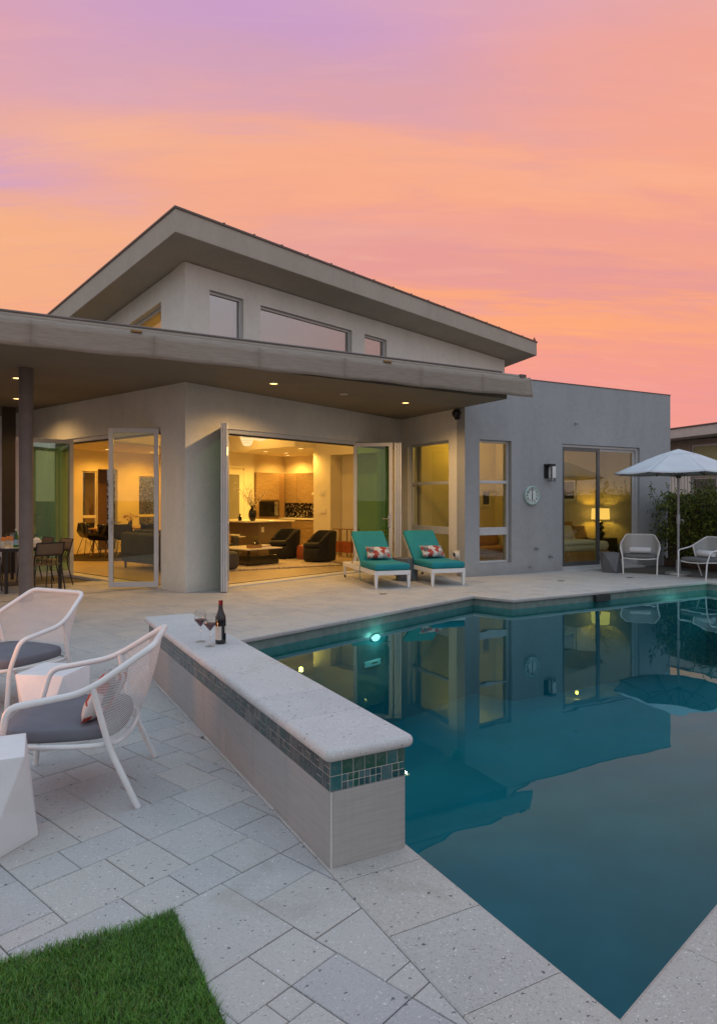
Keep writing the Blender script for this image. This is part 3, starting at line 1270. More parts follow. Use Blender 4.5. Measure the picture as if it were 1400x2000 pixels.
# cap stones, bullnosed
capcuts = [-.035, .41, .80, 1.35, 1.9, 2.45, 3.0, ln + .035]
for i, (a, b) in enumerate(zip(capcuts[:-1], capcuts[1:])):
    w0, w1 = -.033, SX1 - SX0 + .033
    mb = MB()
    rr, zc, hz = .026, .4665, .0265
    nose = [(rr * math.cos(th), hz * math.sin(th)) for th in [R(x) for x in range(-90, 91, 15)]]
    g = .0012
    if i == 0:
        poly = []
        rc = .035
        # rounded plan corner at the near end, built as rings from bottom to top
        def ring(inset):
            pts = []
            for (cx, cy_, a0) in ((w1 - rc, a + rc, -90),):
                pass
            q = [(w0 + inset, b - g), ]
            for cx, cy_, a0 in ((w0 + rc, a + rc, 180), (w1 - rc, a + rc, 270)):
                for k in range(7):
                    th = R(a0 + 15 * k)
                    q.append((cx + (rc - inset) * math.cos(th), cy_ + (rc - inset) * math.sin(th)))
            q.append((w1 - inset, b - g))
            return q
        rings = []
        for nx, nz in nose:
            rings.append([(x, y, zc + nz) for x, y in ring(rr - nx)])
        m = len(rings[0])
        vs = [p for r_ in rings for p in r_]
        fs = []
        for q in range(len(rings) - 1):
            for k in range(m):
                l = (k + 1) % m
                fs.append((q * m + k, q * m + l, (q + 1) * m + l, (q + 1) * m + k))
        fs.append(tuple(reversed(range(m))))
        fs.append(tuple((len(rings) - 1) * m + k for k in range(m)))
        mb.add(vs, fs)
    else:
        prof = [(w1 - rr + nx, zc + nz) for nx, nz in nose] + [(w0 + rr - nx, zc + nz) for nx, nz in reversed(nose)]
        m = len(prof)
        vs = [(x, a + g, z_) for x, z_ in prof] + [(x, b - g, z_) for x, z_ in prof]
        fs = [(k, k + m, (k + 1) % m + m, (k + 1) % m) for k in range(m)]
        fs += [tuple(range(m)), tuple(m + k for k in reversed(range(m)))]
        mb.add(vs, fs)
    mb.build('cap_stone', 'cap_stone_pale', rw, smooth=40, weld=True)

# ================================================================== HOUSE
house = thing('house', 'modern grey stucco house with a high shed roof and open glass doors beside the pool', 'house')
P0, Q0 = 6.47, 9.42
SIDE = Matrix(((0, 1, 0, 8.157), (-1, 0, 0, 0), (0, 0, 1, 0), (0, 0, 0, 1)))       # x = -Y, y = +X : wing side wall
LEFT = LOC @ Matrix(((0, 1, 0, P0), (-1, 0, 0, 0), (0, 0, 1, 0), (0, 0, 0, 1)))    # x = -Q, y = +P : left wall of main block
TH = .30
SL = .204                                                                          # roof fall towards the back


def roofz(q):
    return 5.385 - SL * (q - Q0)


def window(M, x0, x1, z0, z1, rails=(), glassm='window_glass', frame=.045, depth=.06, proud=None, slope=None, mat='aluminium', rail_h=.05):
    """framed window set in a wall; rails = heights of horizontal bars; returns the window part"""
    mb = MB(M)
    f = frame
    y0, y1 = depth, depth + .07
    if slope is None:
        mb.box(x0, x0 + f, y0, y1, z0, z1)
        mb.box(x1 - f, x1, y0, y1, z0, z1)
        mb.box(x0 + f, x1 - f, y0, y1, z1 - f, z1)
        mb.box(x0 + f, x1 - f, y0, y1, z0, z0 + f)
    else:
        zt0, zt1 = z1 + slope * 0, z1 + slope * (x1 - x0)
        mb.box(x0, x0 + f, y0, y1, z0, zt0)
        mb.box(x1 - f, x1, y0, y1, z0, zt1)
        mb.box(x0 + f, x1 - f, y0, y1, z0, z0 + f)
        a, b = zt0 + slope * f, zt1 - slope * f
        vs = [(x0 + f, y0, a - f), (x1 - f, y0, b - f), (x1 - f, y1, b - f), (x0 + f, y1, a - f), (x0 + f, y0, a), (x1 - f, y0, b), (x1 - f, y1, b), (x0 + f, y1, a)]
        mb.add(vs, [(0, 3, 2, 1), (4, 5, 6, 7), (0, 1, 5, 4), (1, 2, 6, 5), (2, 3, 7, 6), (3, 0, 4, 7)])
    w = mb.build('window', mat, house, bevel=.004)
    zs = [z0 + f] + [z for r_ in rails for z in (r_[0], r_[1])] + [z1 - f]
    for a, b in rails:
        MB(M).box(x0 + f + .001, x1 - f - .001, y0 - .008, y1 - .004, a, b).build('rail', mat, w, bevel=.004)
    for k in range(0, len(zs), 2):
        a, b = zs[k], zs[k + 1]
        pb = MB(M)
        yy = y0 + .035
        if slope is None:
            pb.box(x0 + f, x1 - f, yy, yy + .006, a, b)
        else:
            pb.prism([(x0 + f, yy), (x1 - f, yy), (x1 - f, yy + .006), (x0 + f, yy + .006)], a, lambda x, y: z1 + slope * (x - x0) - f)
        pb.build('pane', glassm, w)
    return w


# ---- main front wall (pool side) with the folding door opening and three clerestory windows
BX0, BX1, BZ = 7.30, 11.70, 2.73
W1 = (6.95, 7.67, 3.9, 5.03)
W2 = (8.06, 10.52, 3.9, 5.01)
W3 = (10.92, 11.66, 3.9, 5.015)
mb = MB(LOC)
shell_wall(mb, P0, 16.83, -.03, 5.37, [(BX0, BX1, -.1, BZ), W1, W2, W3, (14.05, 17, -1, 3.9)], Q0, Q0 + TH)
mb.build('wall', 'stucco_taupe', house, weld=True)
for w_ in (W1, W2, W3):
    window(LOC @ Matrix.Translation((0, Q0, 0)), *w_, glassm='clerestory_glass', depth=.06, frame=.045)
# ---- left wall (Q direction), sloping top, door opening Q 10.12..13.25
DQ0, DQ1 = 10.13, 14.35
mb = MB(LEFT)
shell_wall(mb, -19.2, -(Q0 + TH), -.03, 3.6, [(-DQ1, -DQ0, -1, BZ)], 0, TH)
mb.build('wall', 'stucco_taupe', house, weld=True)
# upper part above the canopy, with the raking window
mb = MB(LEFT)
WX0, WX1 = -12.6, -10.12


def top_(x, y):
    return roofz(-x) - .012


for a, b, lo, hi in ((-14.5, WX0, lambda x, y: 3.6, top_), (WX1, -(Q0 + TH), lambda x, y: 3.6, top_), (WX0, WX1, lambda x, y: top_(x, y) - .37, top_), (WX0, WX1, lambda x, y: 3.6, lambda x, y: 3.75)):
    mb.prism([(a, 0), (b, 0), (b, TH), (a, TH)], lo, hi)
mb.build('wall', 'stucco_taupe', house)
window(LEFT, WX0, WX1, 3.75, top_(WX0, 0) - .37, glassm='window_glass', depth=.12, slope=SL, frame=.05)
# ---- roof slab with tall fascia
RP0, RP1, RQ0, RQ1 = 5.86, 17.49, 8.79, 20.5
mb = MB(LOC)
mb.prism([(RP0, RQ0), (RP1, RQ0), (RP1, RQ1), (RP0, RQ1)], lambda x, y: roofz(y), lambda x, y: roofz(y) + .365)
rf = mb.build('roof', 'stucco_fascia', house, bevel=.008)
mb = MB(LOC)
for a, b, c, d in ((RP0 - .018, RP1 + .018, RQ0 - .018, RQ0 + .06), (RP0 - .018, RP0 + .06, RQ0 + .06, RQ1)):
    mb.prism([(a, c), (b, c), (b, d), (a, d)], lambda x, y: roofz(y) + .352, lambda x, y: roofz(y) + .385)
mb.build('drip_edge', 'drip_metal', rf)
mb = MB(LOC)
for k in range(18):
    p = RP0 + .9 + k * .62
    mb.box(p, p + .03, RQ0 + .0, RQ0 + .05, roofz(RQ0) + .383, roofz(RQ0) + .415)
mb.build('seam_clip', 'drip_metal', rf, kind='stuff')
MB(LOC).lathe([(.03, 0), (.05, .03), (.03, .07), (.012, .12)], 10, (RP1 - .05, RQ0 + .05, roofz(RQ0) + .38)).build('roof_finial', 'console_red', rf)

# ---- flat canopy over the terrace


def sof(x, y=0):
    return 3.465 - .02 * (x - .5)


c1 = L2W(P0 + .06, Q0 + .06)
c2 = L2W(P0 + .06, 18.6)
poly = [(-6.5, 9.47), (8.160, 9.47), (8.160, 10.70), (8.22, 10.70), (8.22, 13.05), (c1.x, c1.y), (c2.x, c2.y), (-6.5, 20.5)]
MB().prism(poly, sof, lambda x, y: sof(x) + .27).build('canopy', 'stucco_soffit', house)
# column
ccol = MB().lathe([(.10, -.03), (.10, 3.458)], 32, (.507, 11.30, 0)).build('column', 'column_brown', house, smooth=40)
MB().box(.27, .53, 16.15, 16.41, -.03, 3.5).build('post', 'dark_post', house)

# ---- wing walls
wing_holes_front = [(8.515, 9.33, .24, 2.70), (10.73, 13.14, .015, 2.70)]
mb = MB()
shell_wall(mb, 8.157, 14.196, -.03, 3.98, wing_holes_front, 10.69, 10.69 + .26)
mb.build('wall', 'stucco_grey', house, weld=True)
mb = MB(SIDE)
shell_wall(mb, -13.06, -10.951, -.03, 3.98, [(-12.74, -11.22, .25, 2.72)], 0, .26)
mb.build('wall', 'stucco_taupe', house, weld=True)
mb = MB()
shell_wall(mb, 13.936, 14.196, -.03, 3.98, [], 10.951, 17.0)
mb.box(8.2, 14.1, 16.9, 17.1, -.03, 3.98)
mb.build('wall', 'stucco_grey', house)
box('parapet_cap', 'drip_metal', (8.165, 14.206, 10.68, 10.97, 3.981, 3.997), house)
MB().box(8.3, 14.1, 10.9, 17, 3.6, 3.66).build('roof', 'stucco_soffit', house)
# wing window and side window: double hung above a fixed lower pane
window(Matrix.Translation((0, 10.69, 0)), 8.517, 9.328, .242, 2.698, ((.80, .955), (1.835, 1.895)), depth=.09, frame=.045)
window(SIDE, -12.738, -11.222, .252, 2.718, ((.80, .955), (1.83, 1.89)), depth=.09, frame=.05)
# bedroom slider
Ms = Matrix.Translation((0, 10.69, 0))
mb = MB(Ms)
x0, x1, z0, z1 = 10.732, 13.138, .017, 2.698
mb.box(x0, x0 + .05, .06, .16, z0, z1).box(x1 - .05, x1, .06, .16, z0, z1).box(x0 + .05, x1 - .05, .06, .16, z1 - .055, z1).box(x0 + .05, x1 - .05, .055, .17, z0, z0 + .06)
sl = mb.build('sliding_door', 'aluminium', house, bevel=.004)
for a, b, yy, dm in ((x0 + .05, 11.93, .075, 'aluminium_dark'), (11.87, x1 - .05, .115, 'aluminium')):
    mb = MB(Ms)
    f = .055 if dm == 'aluminium' else .08
    mb.box(a, a + f, yy, yy + .035, z0 + .06, z1 - .055).box(b - f, b, yy, yy + .035, z0 + .06, z1 - .055)
    mb.box(a + f, b - f, yy, yy + .035, z1 - .055 - f, z1 - .055).box(a + f, b - f, yy, yy + .035, z0 + .06, z0 + .15)
    mb.build('sash', dm, sl, bevel=.003)
    MB(Ms).box(a + f, b - f, yy + .015, yy + .021, z0 + .15, z1 - .055 - f).build('pane', 'window_glass', sl)
box('doorstep', 'cap_stone_pale', (10.70, 13.17, 10.56, 10.76, -.03, .016), house, .006)

# ---- door tracks of the main openings
mb = MB(LOC)
mb.box(BX0, BX1, Q0 + .03, Q0 + .17, BZ - .075, BZ - .001)
mb.box(BX0, BX0 + .05, Q0 + .03, Q0 + .17, .04, BZ - .075).box(BX1 - .05, BX1, Q0 + .03, Q0 + .17, .04, BZ - .075)
tk = mb.build('door_track', 'aluminium', house, bevel=.004)
MB(LOC).box(BX0 + .05, BX1 - .05, Q0 + .06, Q0 + .14, BZ - .10, BZ - .0755).build('track_channel', 'track_dark', tk)
MB(LOC).box(BX0, BX1, Q0 - .06, Q0 + .20, -.03, .022).build('threshold', 'aluminium', tk)
MB(LOC).box(BX0, BX1, Q0 + .201, Q0 + .26, -.03, .026).build('threshold_slot', 'track_dark', tk)
mb = MB(LEFT)
mb.box(-DQ1, -DQ0, .03, .17, BZ - .075, BZ - .001)
mb.box(-DQ1, -DQ1 + .05, .03, .17, .04, BZ - .075).box(-DQ0 - .05, -DQ0, .03, .17, .04, BZ - .075)
tk2 = mb.build('door_track', 'aluminium', house, bevel=.004)
MB(LEFT).box(-DQ1 + .05, -DQ0 - .05, .06, .14, BZ - .10, BZ - .0755).build('track_channel', 'track_dark', tk2)
MB(LEFT).box(-DQ1, -DQ0, -.06, .20, -.03, .022).build('threshold', 'aluminium', tk2)
MB(LEFT).box(-DQ1, -DQ0, .201, .26, -.03, .026).build('threshold_slot', 'track_dark', tk2)


def leaf(a, b, z0=.03, z1=2.69, gm='door_glass_amber', handle=None, fr=.075, th=.045, mat='aluminium', label=None):
    """glass door leaf standing between plan points a and b (world)"""
    a, b = Vector((*a, 0)), Vector((*b, 0))
    d = (b - a)
    ln_ = d.length
    M = Matrix.Translation(a) @ Matrix.Rotation(math.atan2(d.y, d.x), 4, 'Z')
    mb = MB(M)
    h = th / 2
    mb.box(0, fr, -h, h, z0, z1).box(ln_ - fr, ln_, -h, h, z0, z1).box(fr, ln_ - fr, -h, h, z1 - fr, z1).box(fr, ln_ - fr, -h, h, z0, z0 + fr * 1.25)
    o = mb.build('door_leaf', mat, house, bevel=.004, label=label)
    MB(M).box(fr, ln_ - fr, -.004, .004, z0 + fr * 1.25, z1 - fr).build('pane', gm, o)
    if handle is not None:
        mb = MB(M)
        s = handle
        mb.box(s - .018, s + .018, -h - .012, -h - .001, .93, 1.20).box(s - .014, s + .014, h + .001, h + .012, .93, 1.20)
        sg = -1 if s > ln_ / 2 else 1
        for y in (-1, 1):
            mb.tube([(s, y * (h + .01), 1.12), (s, y * (h + .05), 1.12), (s + sg * .13, y * (h + .052), 1.12)], .010, 8)
        mb.build('handle', 'steel', o, smooth=40)
    return o


# left opening: swung leaf at the corner side and stacked leaves at the far side
hL = L2W(P0 - .02, DQ0 + .03)
fL = Vector((1.80, 12.13, 0))
leaf((hL.x, hL.y), (fL.x, fL.y), z1=2.715, gm='door_glass_amber', handle=(Vector((hL.x, hL.y, 0)) - fL).length - .045)
a_, b_ = L2W(P0 - .03, 13.17), L2W(P0 - 1.03, 13.34)
for k in range(2):
    o_ = L2W(0, .07 * k) - L2W(0, 0)
    leaf((a_.x + o_.x, a_.y + o_.y), (b_.x + o_.x, b_.y + o_.y), gm='door_glass_teal')
# right opening: stack on the left edge, seen edge on; V of leaf and stack on the right
e_ = Vector((3.36, 10.74, 0))
h_ = L2W(7.33, 9.47)
dv = (Vector((h_.x, h_.y, 0)) - e_)
nv = Vector((-dv.y, dv.x, 0)).normalized()
for k in range(3):
    off = nv * (-.036 * (k - 1))
    leaf((e_.x + off.x, e_.y + off.y), (h_.x + off.x, h_.y + off.y), z0=.015, z1=2.76, gm='door_glass_teal', th=.031, handle=.05 if k == 1 else None)
r0, r1, r2 = L2W(10.66, 9.50), L2W(11.05, 8.77), L2W(11.62, 9.44)
leaf((r0.x, r0.y), (r1.x, r1.y), gm='door_glass_green', handle=.76)
d2 = (r2 - r1).normalized()
n2_ = Vector((-d2.y, d2.x, 0))
for k in range(3):
    off = n2_ * (.06 + .052 * k) * -1
    leaf((r1.x + off.x, r1.y + off.y), (r2.x + off.x, r2.y + off.y), gm='door_glass_green', th=.044)

# ---- interior of the main block (frame LOC)
mb = MB(LOC)
mb.box(P0 + TH, 15.9, Q0 + .27, 19.3, -.03, .012)
mb.build('floor', 'interior_wood_floor', house)


def iwall(*b):
    return MB(LOC).box(*b).build('inner_wall', 'interior_white', house)


# partition right of the living room with a niche
iwall(13.5, 14.0, 12.88, 13.53, .012, 4.6)
iwall(13.95, 14.05, Q0 + TH, 12.88, .012, 4.6)
iwall(13.5, 13.95, Q0 + TH, 12.88, 2.73, 4.6)
iwall(14.0, 15.62, 13.43, 13.53, .012, 3.0)
iwall(15.6, 15.75, 13.53, 17.1, .012, 3.0)
iwall(13.85, 15.75, 17.0, 17.15, .012, 3.0)
iwall(12.0, 13.85, 16.5, 16.65, .012, 3.0)
iwall(13.75, 13.85, 16.65, 17.1, .012, 3.0)
# pantry door in that wall
pd = MB(LOC).box(12.62, 13.42, 16.465, 16.499, .02, 2.42).build('inner_door', 'interior_white', house)
MB(LOC).box(12.80, 13.24, 16.455, 16.4645, .16, 2.28).build('pane', 'frosted', pd)
mb = MB(LOC)
mb.box(12.55, 12.615, 16.46, 16.498, .02, 2.48).box(13.425, 13.49, 16.46, 16.498, .02, 2.48).box(12.55, 13.49, 16.46, 16.498, 2.482, 2.55)
mb.build('casing', 'interior_white', pd)
# back wall of the dining side with two windows and a dark passage
wb = MB(LOC)
shell_wall(wb, P0 + TH, 12.8, .012, 3.0, [(9.55, 10.02, .72, 2.35), (10.03, 10.66, -.1, 2.42), (11.36, 12.1, .70, 2.25)], 19.0, 19.15)
wb.build('inner_wall', 'interior_white', house, weld=True)
MB(LOC).box(10.0, 10.7, 19.7, 19.8, .0, 2.6).build('inner_wall', 'warm_brown_wall', house)
MB(LOC).box(12.0, 12.1, 16.65, 19.0, .012, 3.0).build('inner_wall', 'interior_white', house)
M19 = LOC @ Matrix.Translation((0, 19.0, 0))
window(M19, 9.552, 10.018, .722, 2.348, ((.98, 1.06),), depth=.05, mat='interior_white')
window(M19, 11.362, 12.098, .702, 2.248, ((.98, 1.06),), depth=.05, mat='interior_white')
# ceilings: flat over kitchen and dining, raking under the roof over the living room
mb = MB(LOC)
mb.prism([(12.8, 13.54), (15.9, 13.54), (15.9, 17.2), (12.8, 17.2)], 2.95, 3.0)
mb.prism([(P0 + TH, 15.2), (12.8, 17.2), (12.8, 19.2), (P0 + TH, 19.2)], 2.95, 3.0)
mb.build('ceiling', 'interior_ceiling', house)
mb = MB(LOC)
mb.box(12.7, 13.499, 13.44, 13.54, 2.95, 4.45)
mb.prism([(12.7, 13.545), (12.8, 13.545), (12.8, 17.2), (12.7, 17.2)], 2.95, lambda x, y: roofz(y) - .05)
mb.prism([(P0 + TH, 15.2), (12.8, 17.2), (12.8, 17.25), (P0 + TH, 15.25)], 2.95, lambda x, y: roofz(y) - .05)
mb.prism([(P0 + TH, Q0 + TH), (14.0, Q0 + TH), (14.0, 17.2), (P0 + TH, 17.2)], lambda x, y: roofz(y) - .08, lambda x, y: roofz(y) - .03)
mb.build('ceiling', 'interior_ceiling', house)
MB(LOC).box(P0 + TH + .001, P0 + TH + .06, DQ1 + .05, 19, .012, 2.95).build('inner_wall', 'interior_white', house)
# small things on walls: switch plates
for z in (1.20, 1.72):
    MB(LOC).box(13.485, 13.499, 13.05 if z < 1.5 else 13.1, 13.32 if z < 1.5 else 13.26, z - .06, z + .06).build('switch_plate', 'counter_white', house)

# ---- interior of the wing
mb = MB()
mb.box(8.42, 13.93, 10.955, 12.7, -.03, .012)
mb.build('floor', 'interior_wood_floor', house)
mb = MB()
mb.box(8.42, 10.50, 12.6, 12.7, .012, 3.0).box(10.62, 13.935, 12.6, 12.7, .012, 3.0).box(10.50, 10.62, 10.952, 12.6, .012, 3.0)
mb.build('inner_wall', 'interior_white', house)
box('ceiling', 'interior_ceiling', (8.42, 13.93, 10.955, 12.7, 2.9, 2.96), house)

# ---- recessed lights


def downlight(pos, r=.075, on=True, up=None, ring='counter_white'):
    x, y, z = pos
    o = MB().lathe([(r + .018, -.008), (r + .02, .0), (r + .002, .002), (r, -.008)], 24, (x, y, z), cap=False).build('downlight', ring, house)
    MB().lathe([(.0005, -.004), (r, -.004)], 20, (x, y, z), cap=False).build('lens', 'lamp_disc' if on else 'counter_white', o)
    return o


CAN = [(.42, 12.25, 1), (.50, 14.72, 1), (4.07, 10.37, 1), (6.905, 10.865, 1), (5.50, 10.66, 0)]
for x, y, on in CAN:
    z = sof(x) - .002
    d_ = downlight((x, y, z), .062, on=bool(on))
    if on:
        lamp('SPOT', (x, y, z - .03), 125 if x > 1 else 80, (1.0, .60, .23), .022, d_, 150, (0, 0, -1), .8)
KIT = [(13.40, 15.44), (14.24, 15.45), (15.0, 16.2), (13.27, 13.80)]
DIN = [(9.9, 18.2), (11.3, 18.2), (8.3, 16.9), (11.6, 17.6)]
for p, q in KIT + DIN:
    w_ = L2W(p, q, 2.948)
    d_ = downlight(tuple(w_), .07)
    lamp('SPOT', (w_.x, w_.y, 2.91), 130 if (p, q) in KIT else 95, (1.0, .54, .10) if (p, q) in KIT else (1.0, .45, .05), .06, d_, 160, (0, 0, -1), .8)
for p, q in ((8.6, 13.3), (8.0, 11.2), (11.6, 11.0), (11.9, 14.6)):
    z = roofz(q) - .082
    w_ = L2W(p, q, z)
    d_ = downlight(tuple(w_), .075)
    lamp('SPOT', (w_.x, w_.y, z - .05), 160, (1.0, .54, .11), .08, d_, 165, (0, 0, -1), .9)
for x, y in ((9.3, 11.9), (12.2, 11.7)):
    d_ = downlight((x, y, 2.898), .07)
    lamp('POINT', (x, y, 2.70), 18 if x < 10 else 2.2, (1.0, .58, .06), .03, d_)

# ================================================================== AWNING
aw = thing('awning', 'rolled taupe fabric awning with hanging valance along the canopy edge', 'awning', (8.46, 9.32, 3.6))


def aws(x):
    return -.0068 * (x - 8.46)


XL = -6.0
o = Vector((8.46, 9.32, 3.6))
pts = [(XL - o.x, .0, .085 + aws(XL)), (0, 0, .085)]
MB().tube([(pts[0][0], .02, pts[0][2]), (-.12, .02, .085)], .052, 14).build('cover_tube', 'awning_cloth', aw, smooth=40)
MB().tube([(pts[0][0], .0, pts[0][2] + .062), (-.55, .0, .149)], .018, 8).build('front_bar', 'column_brown', aw, smooth=40)
mb = MB()
mb.box(-.16, -.02, -.05, .16, .03, .14)
mb.build('end_bracket', 'drip_metal', aw, bevel=.01)
mb = MB()
mb.prism([(XL - o.x, .06), (-.3, .06), (-.3, .17), (XL - o.x, .17)], lambda x, y: -.02 + aws(x + o.x), lambda x, y: .10 + aws(x + o.x))
mb.build('backing_box', 'track_dark', aw)
seams = [XL, -4.2, -2.6, -1.05, .47, 1.95, 3.42, 4.80, 6.20, 7.45, 8.52]
vr = random.Random(4)
for a, b in zip(seams[:-1], seams[1:]):
    ph = vr.uniform(0, 6)

    def val(u, v, a=a, b=b, ph=ph):
        x = a + .0008 + (b - a - .0016) * u
        drop = .312 + .006 * math.sin(x * 2.1) + .006 * math.sin(x * 5.3 + 1)
        y = -.055 + .006 * math.sin(x * 4.3) * v + .015 * v * math.sin(x * 1.3)
        z = .045 - v * drop + aws(x)
        if b > 8.4 and u > .75:
            k = (u - .75) / .25
            y -= .05 * k * v
            z += .05 * k * (1 - v)
        return Vector((x - o.x, y, z))
    mb = MB()
    mb.sheet(val, 12, 5)
    p_ = mb.build('valance_panel', 'awning_cloth', aw, smooth=True)
    s_ = p_.modifiers.new('t', 'SOLIDIFY')
    s_.thickness = .006
mb = MB()
mb.sheet(lambda u, v: Vector((XL - o.x + (8.35 - XL) * u, -.055 + .08 * v, .046 + .05 * math.sin(v * 3.0) + aws(XL + (8.35 - XL) * u))), 30, 3)
mb.build('cloth_roll', 'awning_cloth', aw, smooth=True)
for x in (1.72, 5.55):
    box('arm_bracket', 'brass_leg', (x - o.x - .07, x - o.x + .07, -.075, -.03, .055 + aws(x), .085 + aws(x)), aw, .004)
aw.parent = None

# ================================================================== FIXTURES ON THE WALLS
cl = thing('wall_clock', 'round pale green clock showing six on the grey wall', 'clock', (9.846, 10.689, 1.597))
MC = Matrix.Rotation(R(90), 4, 'X')       # lathe axis towards -Y
rc = .198
MB(MC).lathe([(rc * .98, 0), (rc, .02), (rc * .99, .05), (rc * .90, .062), (rc * .86, .05), (rc * .84, .038)], 40).build('rim', 'clock_rim', cl, smooth=40)
MB(MC).lathe([(.001, .040), (rc * .87, .040)], 40, cap=False).build('dial', 'clock_face', cl)
mb = MB()
mb.box(-.006, .006, -.047, -.044, -.03, .135)
mb.build('minute_hand', 'ink', cl)
mb = MB()
mb.box(-.008, .008, -.051, -.048, -.098, .03)
mb.build('hour_hand', 'ink', cl)
for h in range(1, 13):
    fc = bpy.data.curves.new('numeral', 'FONT')
    fc.body = str(h)
    fc.size = .064
    fc.align_x = 'CENTER'
    fc.align_y = 'CENTER'
    fc.extrude = .0008
    fc.offset = .0022
    fc.materials.append(MATS['ink'])
    tmp = bpy.data.objects.new('numeral_text', fc)
    COL.objects.link(tmp)
    bpy.context.view_layer.update()
    nm_ = bpy.data.meshes.new_from_object(tmp.evaluated_get(bpy.context.evaluated_depsgraph_get()))
    bpy.data.objects.remove(tmp)
    oo = bpy.data.objects.new('numeral', nm_)
    COL.objects.link(oo)
    oo.parent = cl
    a = R(90 - 30 * h)
    oo.location = (.133 * math.cos(a), -.0422, .133 * math.sin(a))
    oo.rotation_euler = (R(90), 0, 0)

sc = thing('wall_sconce', 'dark metal box wall light with pale shade beside the bedroom door', 'wall light', (10.33, 10.689, 2.09))
mb = MB()
mb.box(-.125, .03, -.03, 0, -.13, .165).box(-.10, .055, -.155, -.03, .120, .165)
mb.build('back_plate', 'black_metal', sc, bevel=.004)
mb = MB()
fr_ = .009
for (x0, x1, y0, y1, z0, z1) in ((-.06, -.04, -.15, -.13, -.20, .12), (.035, .055, -.15, -.13, -.20, -.13), (-.04, .055, -.15, -.13, -.20, -.182), (-.06, -.04, -.13, -.03, -.20, -.182)):
    mb.box(x0, x1, y0, y1, z0, z1)
mb.build('frame', 'aluminium_dark', sc)
box('shade', 'paper_white', (-.035, .06, -.16, -.04, -.125, .112), sc, .004)

sp = thing('outdoor_speaker', 'small dark rounded speaker high on the wall under the canopy', 'speaker', (8.156, 10.90, 3.21))
MB(Matrix.Rotation(R(-90), 4, 'Y')).lathe([(.07, 0), (.085, .04), (.08, .09), (.045, .12), (.01, .125)], 20).build('cone', 'black_metal', sp, smooth=40)
box('bracket', 'black_metal', (-.06, 0, -.05, .05, -.12, -.02), sp, .01)
vt = thing('wall_vent', 'small hooded dryer vent low on the side wall behind the lounger', 'vent', (8.156, 10.93, .42))
MB().box(-.012, 0, -.09, .09, -.09, .09).build('flange', 'stucco_taupe', vt, bevel=.003)
MB(Matrix.Rotation(R(-90), 4, 'Y')).lathe([(.075, .0), (.075, .05), (.06, .09), (.055, .09), (.05, .03)], 18).build('hood', 'stucco_taupe', vt, smooth=40)
MB(Matrix.Rotation(R(-90), 4, 'Y')).lathe([(.001, .062), (.058, .062)], 18, cap=False).build('opening', 'track_dark', vt)
for i, (x, z, lb) in enumerate(((9.97, .50, 'upper hose tap on the grey wall below the clock'), (10.36, .32, 'lower hose tap on the grey wall nearest the bedroom door'),
                               (9.82, .14, 'pale pipe stub near the foot of the grey wall'), (11.11, 3.155, 'pale cable outlet high on the grey wall above the bedroom door'))):
    tp = thing('wall_tap' if i < 3 else 'cable_outlet', lb, 'tap' if i < 3 else 'outlet', (x, 10.689, z))
    MB(MC).lathe([(.03, 0), (.03, .012), (.012, .014), (.012, .05)], 12).build('flange', 'steel' if i < 2 else 'stucco_grey', tp, smooth=40)
    MB().tube([(-.05, -.045, .0), (.02, -.05, .0), (.04, -.055, -.03)], .009, 8).build('spout', 'aluminium_dark' if i < 2 else 'stucco_grey', tp, smooth=40)

# ================================================================== FURNITURE BY THE POOL
def CAMXY(lat, dep):
    return Vector((RGT.x * lat + FWD.x * dep, RGT.y * lat + FWD.y * dep, 0))


def slab_cushion(outline, z0, z1, r, name, mat, parent, crown=.0, n=5):
    """soft slab over a plan outline with rounded edges"""
    m = len(outline)
    cx, cy_ = sum(p[0] for p in outline) / m, sum(p[1] for p in outline) / m
    rings = []
    for k in range(n + 1):
        th = R(-90 + 180 * k / n)
        ins = r * (1 - math.cos(th))
        z = (z0 + z1) / 2 + (z1 - z0) / 2 * math.sin(th)
        ring = []
        for x, y in outline:
            d = Vector((cx - x, cy_ - y))
            q = d.normalized() * ins
            ring.append((x + q.x, y + q.y, z))
        rings.append(ring)
    for f_ in (.6, .25):
        rings.append([(cx + (x - cx) * f_, cy_ + (y - cy_) * f_, z1 + crown * (1 - f_)) for x, y, _ in rings[n]])
    vs = [p for r_ in rings for p in r_]
    fs = []
    for q in range(len(rings) - 1):
        for k in range(m):
            l = (k + 1) % m
            fs.append((q * m + k, q * m + l, (q + 1) * m + l, (q + 1) * m + k))
    fs.append(tuple(reversed(range(m))))
    fs.append(tuple((len(rings) - 1) * m + k for k in range(m)))
    return MB().add(vs, fs).build(name, mat, parent, smooth=True)


def rrect(x0, x1, y0, y1, r, n=5):
    out = []
    for cx, cy_, a0 in ((x1 - r, y1 - r, 0), (x0 + r, y1 - r, 90), (x0 + r, y0 + r, 180), (x1 - r, y0 + r, 270)):
        for k in range(n + 1):
            a = R(a0 + 90 * k / n)
            out.append((cx + r * math.cos(a), cy_ + r * math.sin(a)))
    return out


